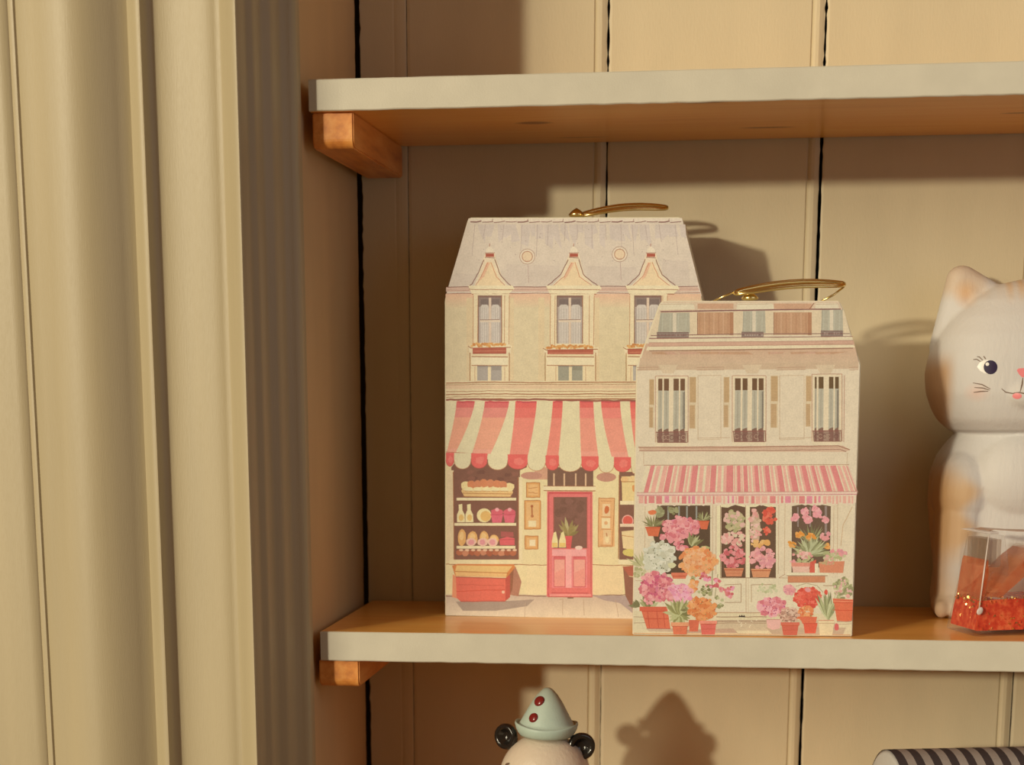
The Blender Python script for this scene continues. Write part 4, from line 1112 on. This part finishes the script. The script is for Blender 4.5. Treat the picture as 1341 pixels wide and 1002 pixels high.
# ------------------------------------------------------------------ clear acrylic tape dispenser
ta = math.radians(18.0)
tape = thing('tape_dispenser', 'clear acrylic tape dispenser with red glitter liquid in front of the cat figurine', 'tape dispenser', (0.3872, 0.0192, 0), ta)
m, nt, b = nodes('clear_acrylic')
def see_through(m, nt, b, tint, solid=0.0):
    """clear sheet: reflects by its Fresnel term, otherwise lets light straight through"""
    tr = nt.nodes.new('ShaderNodeBsdfTransparent'); tr.inputs['Color'].default_value = (*tint, 1)
    lw = nt.nodes.new('ShaderNodeLayerWeight'); lw.inputs['Blend'].default_value = 0.5
    pw = nt.nodes.new('ShaderNodeMath'); pw.operation = 'POWER'; pw.inputs[1].default_value = 3.5
    nt.links.new(lw.outputs['Facing'], pw.inputs[0])
    ad = nt.nodes.new('ShaderNodeMath'); ad.operation = 'MULTIPLY_ADD'; ad.inputs[1].default_value = 0.6; ad.inputs[2].default_value = 0.05 + solid
    nt.links.new(pw.outputs[0], ad.inputs[0])
    mx = nt.nodes.new('ShaderNodeMixShader')
    nt.links.new(ad.outputs[0], mx.inputs['Fac']); nt.links.new(tr.outputs[0], mx.inputs[1]); nt.links.new(b.outputs[0], mx.inputs[2])
    nt.links.new(mx.outputs[0], nt.nodes['Material Output'].inputs['Surface'])
b.inputs['Base Color'].default_value = (0.80, 0.76, 0.72, 1); b.inputs['Roughness'].default_value = 0.06
b.inputs['Metallic'].default_value = 0.7
see_through(m, nt, b, (0.975, 0.96, 0.94))
M_acr = m
m, nt, b = nodes('red_liquid')
n = noise(nt, 260, 4, coords(nt))
nt.links.new(ramp(nt, n.outputs['Fac'], [(0.3, (0.48, 0.028, 0.012)), (0.5, (0.64, 0.065, 0.024)), (0.72, (0.78, 0.19, 0.07))]), b.inputs['Base Color'])
b.inputs['Roughness'].default_value = 0.22; b.inputs['IOR'].default_value = 1.33
M_red = m
m, nt, b = nodes('thin_red_liquid')
n = noise(nt, 160, 3, coords(nt))
nt.links.new(ramp(nt, n.outputs['Fac'], [(0.3, (0.62, 0.14, 0.05)), (0.7, (0.78, 0.36, 0.18))]), b.inputs['Base Color'])
b.inputs['Roughness'].default_value = 0.1
see_through(m, nt, b, (0.98, 0.66, 0.50), 0.26)
M_thin = m
m, nt, b = nodes('smoky_acrylic')
b.inputs['Base Color'].default_value = (0.50, 0.42, 0.36, 1); b.inputs['Roughness'].default_value = 0.05
see_through(m, nt, b, (0.86, 0.80, 0.74), 0.10)
M_smoke = m
M_flake = plain('gold_flake', (0.90, 0.62, 0.22), 0.25, 1.0)
M_clearwhite = plain('frosted_plastic_and_glint', (0.82, 0.74, 0.70), 0.25, 0.0, Transmission_Weight=0.3)  # teeth and tape roll, also the painted corner highlight
M_amber = plain('amber_tape', (0.42, 0.22, 0.12), 0.3)

def loft(bm, pts, d0, d1, zt, y_off=0.0, bev=0.0):
    """profile (u, z) swept across the dispenser; its depth narrows from d0 at the base to d1 at height zt"""
    def dep(z): return d0 + (d1 - d0)*min(1, z/zt)
    a = [bm.verts.new((u, y_off + (d0 - dep(z))*0.35, z)) for u, z in pts]
    c = [bm.verts.new((u, y_off + (d0 - dep(z))*0.35 + dep(z), z)) for u, z in pts]
    n = len(pts)
    fs = [bm.faces.new(a), bm.faces.new(c[::-1])]
    for i in range(n): fs.append(bm.faces.new((a[i], c[i], c[(i+1) % n], a[(i+1) % n])))
    bmesh.ops.recalc_face_normals(bm, faces=fs)
    if bev: bmesh.ops.bevel(bm, geom=list({e for f in fs for e in f.edges}), offset=bev, segments=2, affect='EDGES')
shell_pts = [(-0.0030, 0.0), (-0.0022, 0.0060), (-0.0006, 0.0160), (0.0016, 0.0350), (0.0042, 0.0585), (0.0145, 0.0580), (0.0172, 0.0400), (0.0168, 0.0345), (0.0078, 0.0372), (0.0055, 0.0330),
             (0.0030, 0.0225), (0.0110, 0.0275), (0.0270, 0.0445), (0.0350, 0.0510), (0.0560, 0.0510), (0.0640, 0.0430), (0.0800, 0.0200), (0.0830, 0.0)]
bm = bmesh.new(); loft(bm, shell_pts, 0.040, 0.029, 0.0585, bev=0.0007)
mesh_obj('body', bm, M_acr, tape)
bm = bmesh.new(); loft(bm, [(-0.0012, 0.0032), (0.0000, 0.0140), (0.0014, 0.0205), (0.0110, 0.0212), (0.0770, 0.0215), (0.0805, 0.0032)], 0.036, 0.033, 0.0585, 0.0018)
liq = mesh_obj('liquid', bm, M_red, tape); liq['label'] = 'red glitter liquid'
bm = bmesh.new(); loft(bm, [(0.0034, 0.0229), (0.0104, 0.0272), (0.0275, 0.0436), (0.0350, 0.0490), (0.0440, 0.0495), (0.0440, 0.0440), (0.0335, 0.0395), (0.0130, 0.0222)], 0.036, 0.033, 0.0585, 0.0018)
mesh_obj('ramp_liquid', bm, M_thin, tape)
bm = bmesh.new(); loft(bm, [(0.0006, 0.0206), (0.0030, 0.0420), (0.0038, 0.0440), (0.0042, 0.0360), (0.0024, 0.0206)], 0.034, 0.033, 0.0585, 0.0018)
mesh_obj('column_liquid', bm, M_thin, tape)
bm = bmesh.new(); rg = random.Random(8)
for k in range(420):
    if k < 300: u, z = rg.uniform(-0.001, 0.079), 0.0035 + 0.018*rg.random()**1.3
    else: u = rg.uniform(0.000, 0.03); z = rg.uniform(0.019, 0.0225)
    y = rg.choice([0.0011, rg.uniform(0.001, 0.004)]) + (0.0585 and z/0.0585*0.0038)
    if k % 5 == 0: u = -0.0009 + z*0.07; y = rg.uniform(0.003, 0.036)
    r = rg.uniform(0.0003, 0.0010)
    q = Euler((rg.uniform(0.8, 2.2), rg.uniform(-.7, .7), rg.uniform(0, 3))).to_matrix()
    vs = [bm.verts.new(Vector((u, y, z)) + q @ Vector((r*math.cos(a), r*math.sin(a), 0))) for a in (0, 1.26, 2.51, 3.77, 5.03)]
    bm.faces.new(vs)
fl = mesh_obj('glitter', bm, M_flake, liq); fl['kind'] = 'stuff'
# moulded cutter block, clear teeth, a white sliver for the front corner's highlight and the tape's free end
bm = bmesh.new()
for k in range(5):
    y = 0.0065 + k*0.0058
    box(bm, 0.0048, 0.0135, y, y + 0.0035, 0.0395 + 0.0012*(k % 2), 0.0555, 0.0005)
mesh_obj('cutter_block', bm, M_smoke, tape)
bm = bmesh.new()
n = 11; w = 0.031/n
for k in range(n):
    y0 = 0.0035 + k*w
    a = [bm.verts.new(p) for p in ((0.0048, y0, 0.0590), (0.0048, y0 + w, 0.0590), (-0.0002, y0 + w/2, 0.0598), (0.0048, y0, 0.0602), (0.0048, y0 + w, 0.0602))]
    for q in ((0, 2, 1), (3, 4, 2), (0, 3, 2), (1, 2, 4), (0, 1, 4, 3)): bm.faces.new([a[i] for i in q])
box(bm, 0.0046, 0.0100, 0.0035, 0.0345, 0.0588, 0.0602, 0.0002)
mesh_obj('cutter_teeth', bm, M_clearwhite, tape)
bm = bmesh.new(); tube(bm, [(-0.0010, 0.0004, 0.0165), (0.0012, 0.0020, 0.0340), (0.0040, 0.0037, 0.0580)], [0.00035, 0.0005, 0.0004], 8)
ellipsoid(bm, (-0.0008, -0.0003, 0.0150), (0.0019, 0.0005, 0.0024), 10, Euler((0, 0.5, 0)))
mesh_obj('corner_glint', bm, M_clearwhite, tape, True)
bm = bmesh.new(); prism(bm, [(0.0055, 0.0602), (0.0100, 0.0610), (0.0250, 0.0598), (0.0560, 0.0585), (0.0560, 0.0583), (0.0250, 0.0596), (0.0100, 0.0608), (0.0055, 0.0600)], 0.010, 0.028)
mesh_obj('tape_end', bm, M_amber, tape)
bm = bmesh.new()
rings = lathe(bm, [(0.0085, -0.009), (0.0150, -0.009), (0.0150, 0.009), (0.0085, 0.009), (0.0085, -0.009)], 40, Matrix.Translation((0.056, 0.019, 0.0440)) @ Matrix.Rotation(math.pi/2, 4, 'X'))
mesh_obj('tape_roll', bm, M_clearwhite, tape, True)

# ------------------------------------------------------------------ clown figurine on the shelf below
px0 = at(714, 1018, 1, 0.045)
FX, FY, FZ = px0.x, 0.045, px0.z
clown = thing('clown_figurine', 'panda clown figurine in a mint green pointed hat with two red buttons', 'figurine', (FX, FY, Z3))
hz = FZ - Z3
bm = bmesh.new()
ellipsoid(bm, (0, 0, hz), (0.0287, 0.0270, 0.0280), 36)
ellipsoid(bm, (0, 0, hz - 0.040), (0.0215, 0.0200, 0.026), 28)
for s in (-1, 1):
    for k in range(6):
        t = k/5; ellipsoid(bm, (s*(0.017 + 0.010*t), -0.004 - 0.006*t, hz - 0.030 - 0.018*t), (0.0075 - 0.0015*t,)*3, 12)
    ellipsoid(bm, (s*0.012, -0.012, 0.0068), (0.0095, 0.0140, 0.0066), 16)
b2 = fuse(bm, 0.0011, 8)
zmin = min(v.co.z for v in b2.verts)
for v in b2.verts: v.co.z = max(v.co.z, 0.0002)
def clown_colour(co, n):
    c = (0.66, 0.56, 0.45)
    if co.z < hz - 0.050 or abs(co.x) > 0.0205 and co.z < hz - 0.027: c = (0.03, 0.026, 0.022)
    for s in (-1, 1):
        d = math.hypot((co.x - (-0.008 + s*0.0115))/0.0052, (co.z - (hz + 0.0035))/0.0062)
        if co.y < -0.005: c = mix3((0.03, 0.026, 0.022), c, sst(0.85, 1.0, d))
    if co.y < -0.015: c = mix3((0.02, 0.018, 0.016), c, sst(0.8, 1.0, math.hypot((co.x + 0.009)/0.0032, (co.z - (hz - 0.0055))/0.0024)))
    return c
M_clown = vcol_mat('glazed_cream', 0.34)
ob = mesh_obj('body', b2, M_clown, clown, True); colour_verts(ob.data, clown_colour)
hat_m = painted('mint_paint', (0.43, 0.54, 0.48), 0.45, 0.05, 90)
M_blackg = plain('black_gloss', (0.016, 0.013, 0.011), 0.16)
M_button = plain('dark_red_gloss', (0.19, 0.018, 0.016), 0.22)
hat = bpy.data.objects.new('hat', None)
def hp(px, py, dy=0.0):
    q = at(px, py, 1, FY + dy); return q - Vector((FX, FY, Z3))
base = hp(715.5, 956); tip = hp(716.5, 900.5); Hh = tip.z - base.z
prof_ = [(0.0, Hh), (0.0018, Hh*0.99), (0.0034, Hh*0.95), (0.0060, Hh*0.85), (0.0090, Hh*0.69), (0.0117, Hh*0.51), (0.0143, Hh*0.33), (0.0163, Hh*0.19), (0.0176, Hh*0.09), (0.0185, Hh*0.13), (0.0194, Hh*0.15), (0.0197, Hh*0.10), (0.0190, Hh*0.0), (0.0177, -Hh*0.09), (0.0160, -Hh*0.13), (0.012, -Hh*0.05), (0.0, 0.0)]
bm = bmesh.new(); lathe(bm, prof_, 48, Matrix.Translation(base) @ Matrix.Rotation(0.03, 4, 'Y'))
bmesh.ops.recalc_face_normals(bm, faces=bm.faces[:])
for v in bm.verts:                                                          # the brim dips in front and lifts at the sides
    r = math.hypot(v.co.x - base.x, v.co.y - base.y)
    if r > 0.0165 and v.co.z < base.z + Hh*0.3: v.co.z += 0.0022*abs((v.co.x - base.x)/0.019)**2 - 0.0008
hat = mesh_obj('hat', bm, hat_m, clown, True)
hat_bvh = BVHTree.FromPolygons([v.co.copy() for v in hat.data.vertices], [tuple(p.vertices) for p in hat.data.polygons])
inv_c = Matrix.Translation((FX, FY, Z3)).inverted()
for px, py, r in ((706, 918, 0.0036), (698.3, 940, 0.0033)):
    hit, nrm, i_, d_ = hat_bvh.ray_cast(inv_c @ CAM, ray(px, py))
    bm = bmesh.new()
    q = nrm.to_track_quat('Z', 'Y').to_matrix().to_4x4()
    lathe(bm, [(0, 0.0012), (r*0.5, 0.0011), (r*0.85, 0.0006), (r, -0.0002), (r*0.95, -0.0008)], 20, Matrix.Translation(hit) @ q)
    mesh_obj('button', bm, M_button, hat, True)
def ear(px, py, R_, dy, yaw, roll):
    bm = bmesh.new()
    c = hp(px, py, dy)
    m4 = Matrix.Translation(c) @ Euler((0, roll, yaw)).to_matrix().to_4x4() @ Matrix.Rotation(math.pi/2, 4, 'X')
    lathe(bm, [(0, -0.0022), (R_*0.7, -0.0026), (R_*0.96, -0.0012), (R_, 0.0008), (R_*0.93, 0.0026), (R_*0.76, 0.0032), (R_*0.58, 0.0020), (R_*0.42, -0.0008), (R_*0.2, -0.0018), (0, -0.0020)], 36, m4)
    bmesh.ops.recalc_face_normals(bm, faces=bm.faces[:])
    mesh_obj('ear', bm, M_blackg, clown, True)
ear(663.5, 964.5, 0.0083, 0.004, -0.55, 0.1)
ear(761.0, 977.5, 0.0088, -0.002, 0.30, -0.2)
cl_bvh = BVHTree.FromPolygons([v.co.copy() for v in ob.data.vertices], [tuple(p.vertices) for p in ob.data.polygons])
ribbon('eyebrow', clown, [(661.5,1005),(664,1001),(667.5,1000)], 3.2, cl_bvh, M_ink, 0.0002, inv_c)

# ------------------------------------------------------------------ striped roll at the lower right
RR = 0.042
e0 = at(1163, 986, 1, 0.056)
ang = math.radians(13.0)
roll = thing('striped_roll', 'grey and black striped cylinder lying at the lower right corner', 'cylinder', (e0.x, 0.056, Z3 + RR + 0.0003), ang)
L_ = 0.22
bm = bmesh.new(); cols_r = []
layer = bm.loops.layers.float_color.new('Col')
seg, per = 64, 0.0106
xs = [0.0]
edges_x = []
x = 0.0012
k = 0
rings = []
def ring_at(x, r=RR): return [bm.verts.new((x, r*math.cos(2*math.pi*j/seg), r*math.sin(2*math.pi*j/seg))) for j in range(seg)]
prev = ring_at(0.0008)
dark = True
while x < L_:
    w = per*(0.50 if dark else 0.50)
    nx = min(L_, x + w)
    nr = ring_at(nx)
    for j in range(seg):
        f = bm.faces.new((prev[j], nr[j], nr[(j+1) % seg], prev[(j+1) % seg]))
        for l in f.loops: l[layer] = ((0.055, 0.045, 0.048, 1) if dark else (0.33, 0.30, 0.28, 1))
    prev = nr; x = nx; dark = not dark
bm.faces.new(prev)
mesh_obj('striped_side', bm, printed('striped_fabric', 0.8, 0.08), roll, True)
bm = bmesh.new()
lathe(bm, [(0, -0.0016), (RR*0.6, -0.0012), (RR*0.93, -0.0004), (RR*0.995, 0.0010), (RR*0.97, 0.0016), (0, 0.0016)], 64, Matrix.Rotation(math.pi/2, 4, 'Y'))
bmesh.ops.recalc_face_normals(bm, faces=bm.faces[:])
ec = mesh_obj('end_cap', bm, painted('pale_grey_fabric', (0.50, 0.51, 0.50), 0.8, 0.05, 100), roll, True)
ec['label'] = 'plain pale grey end'
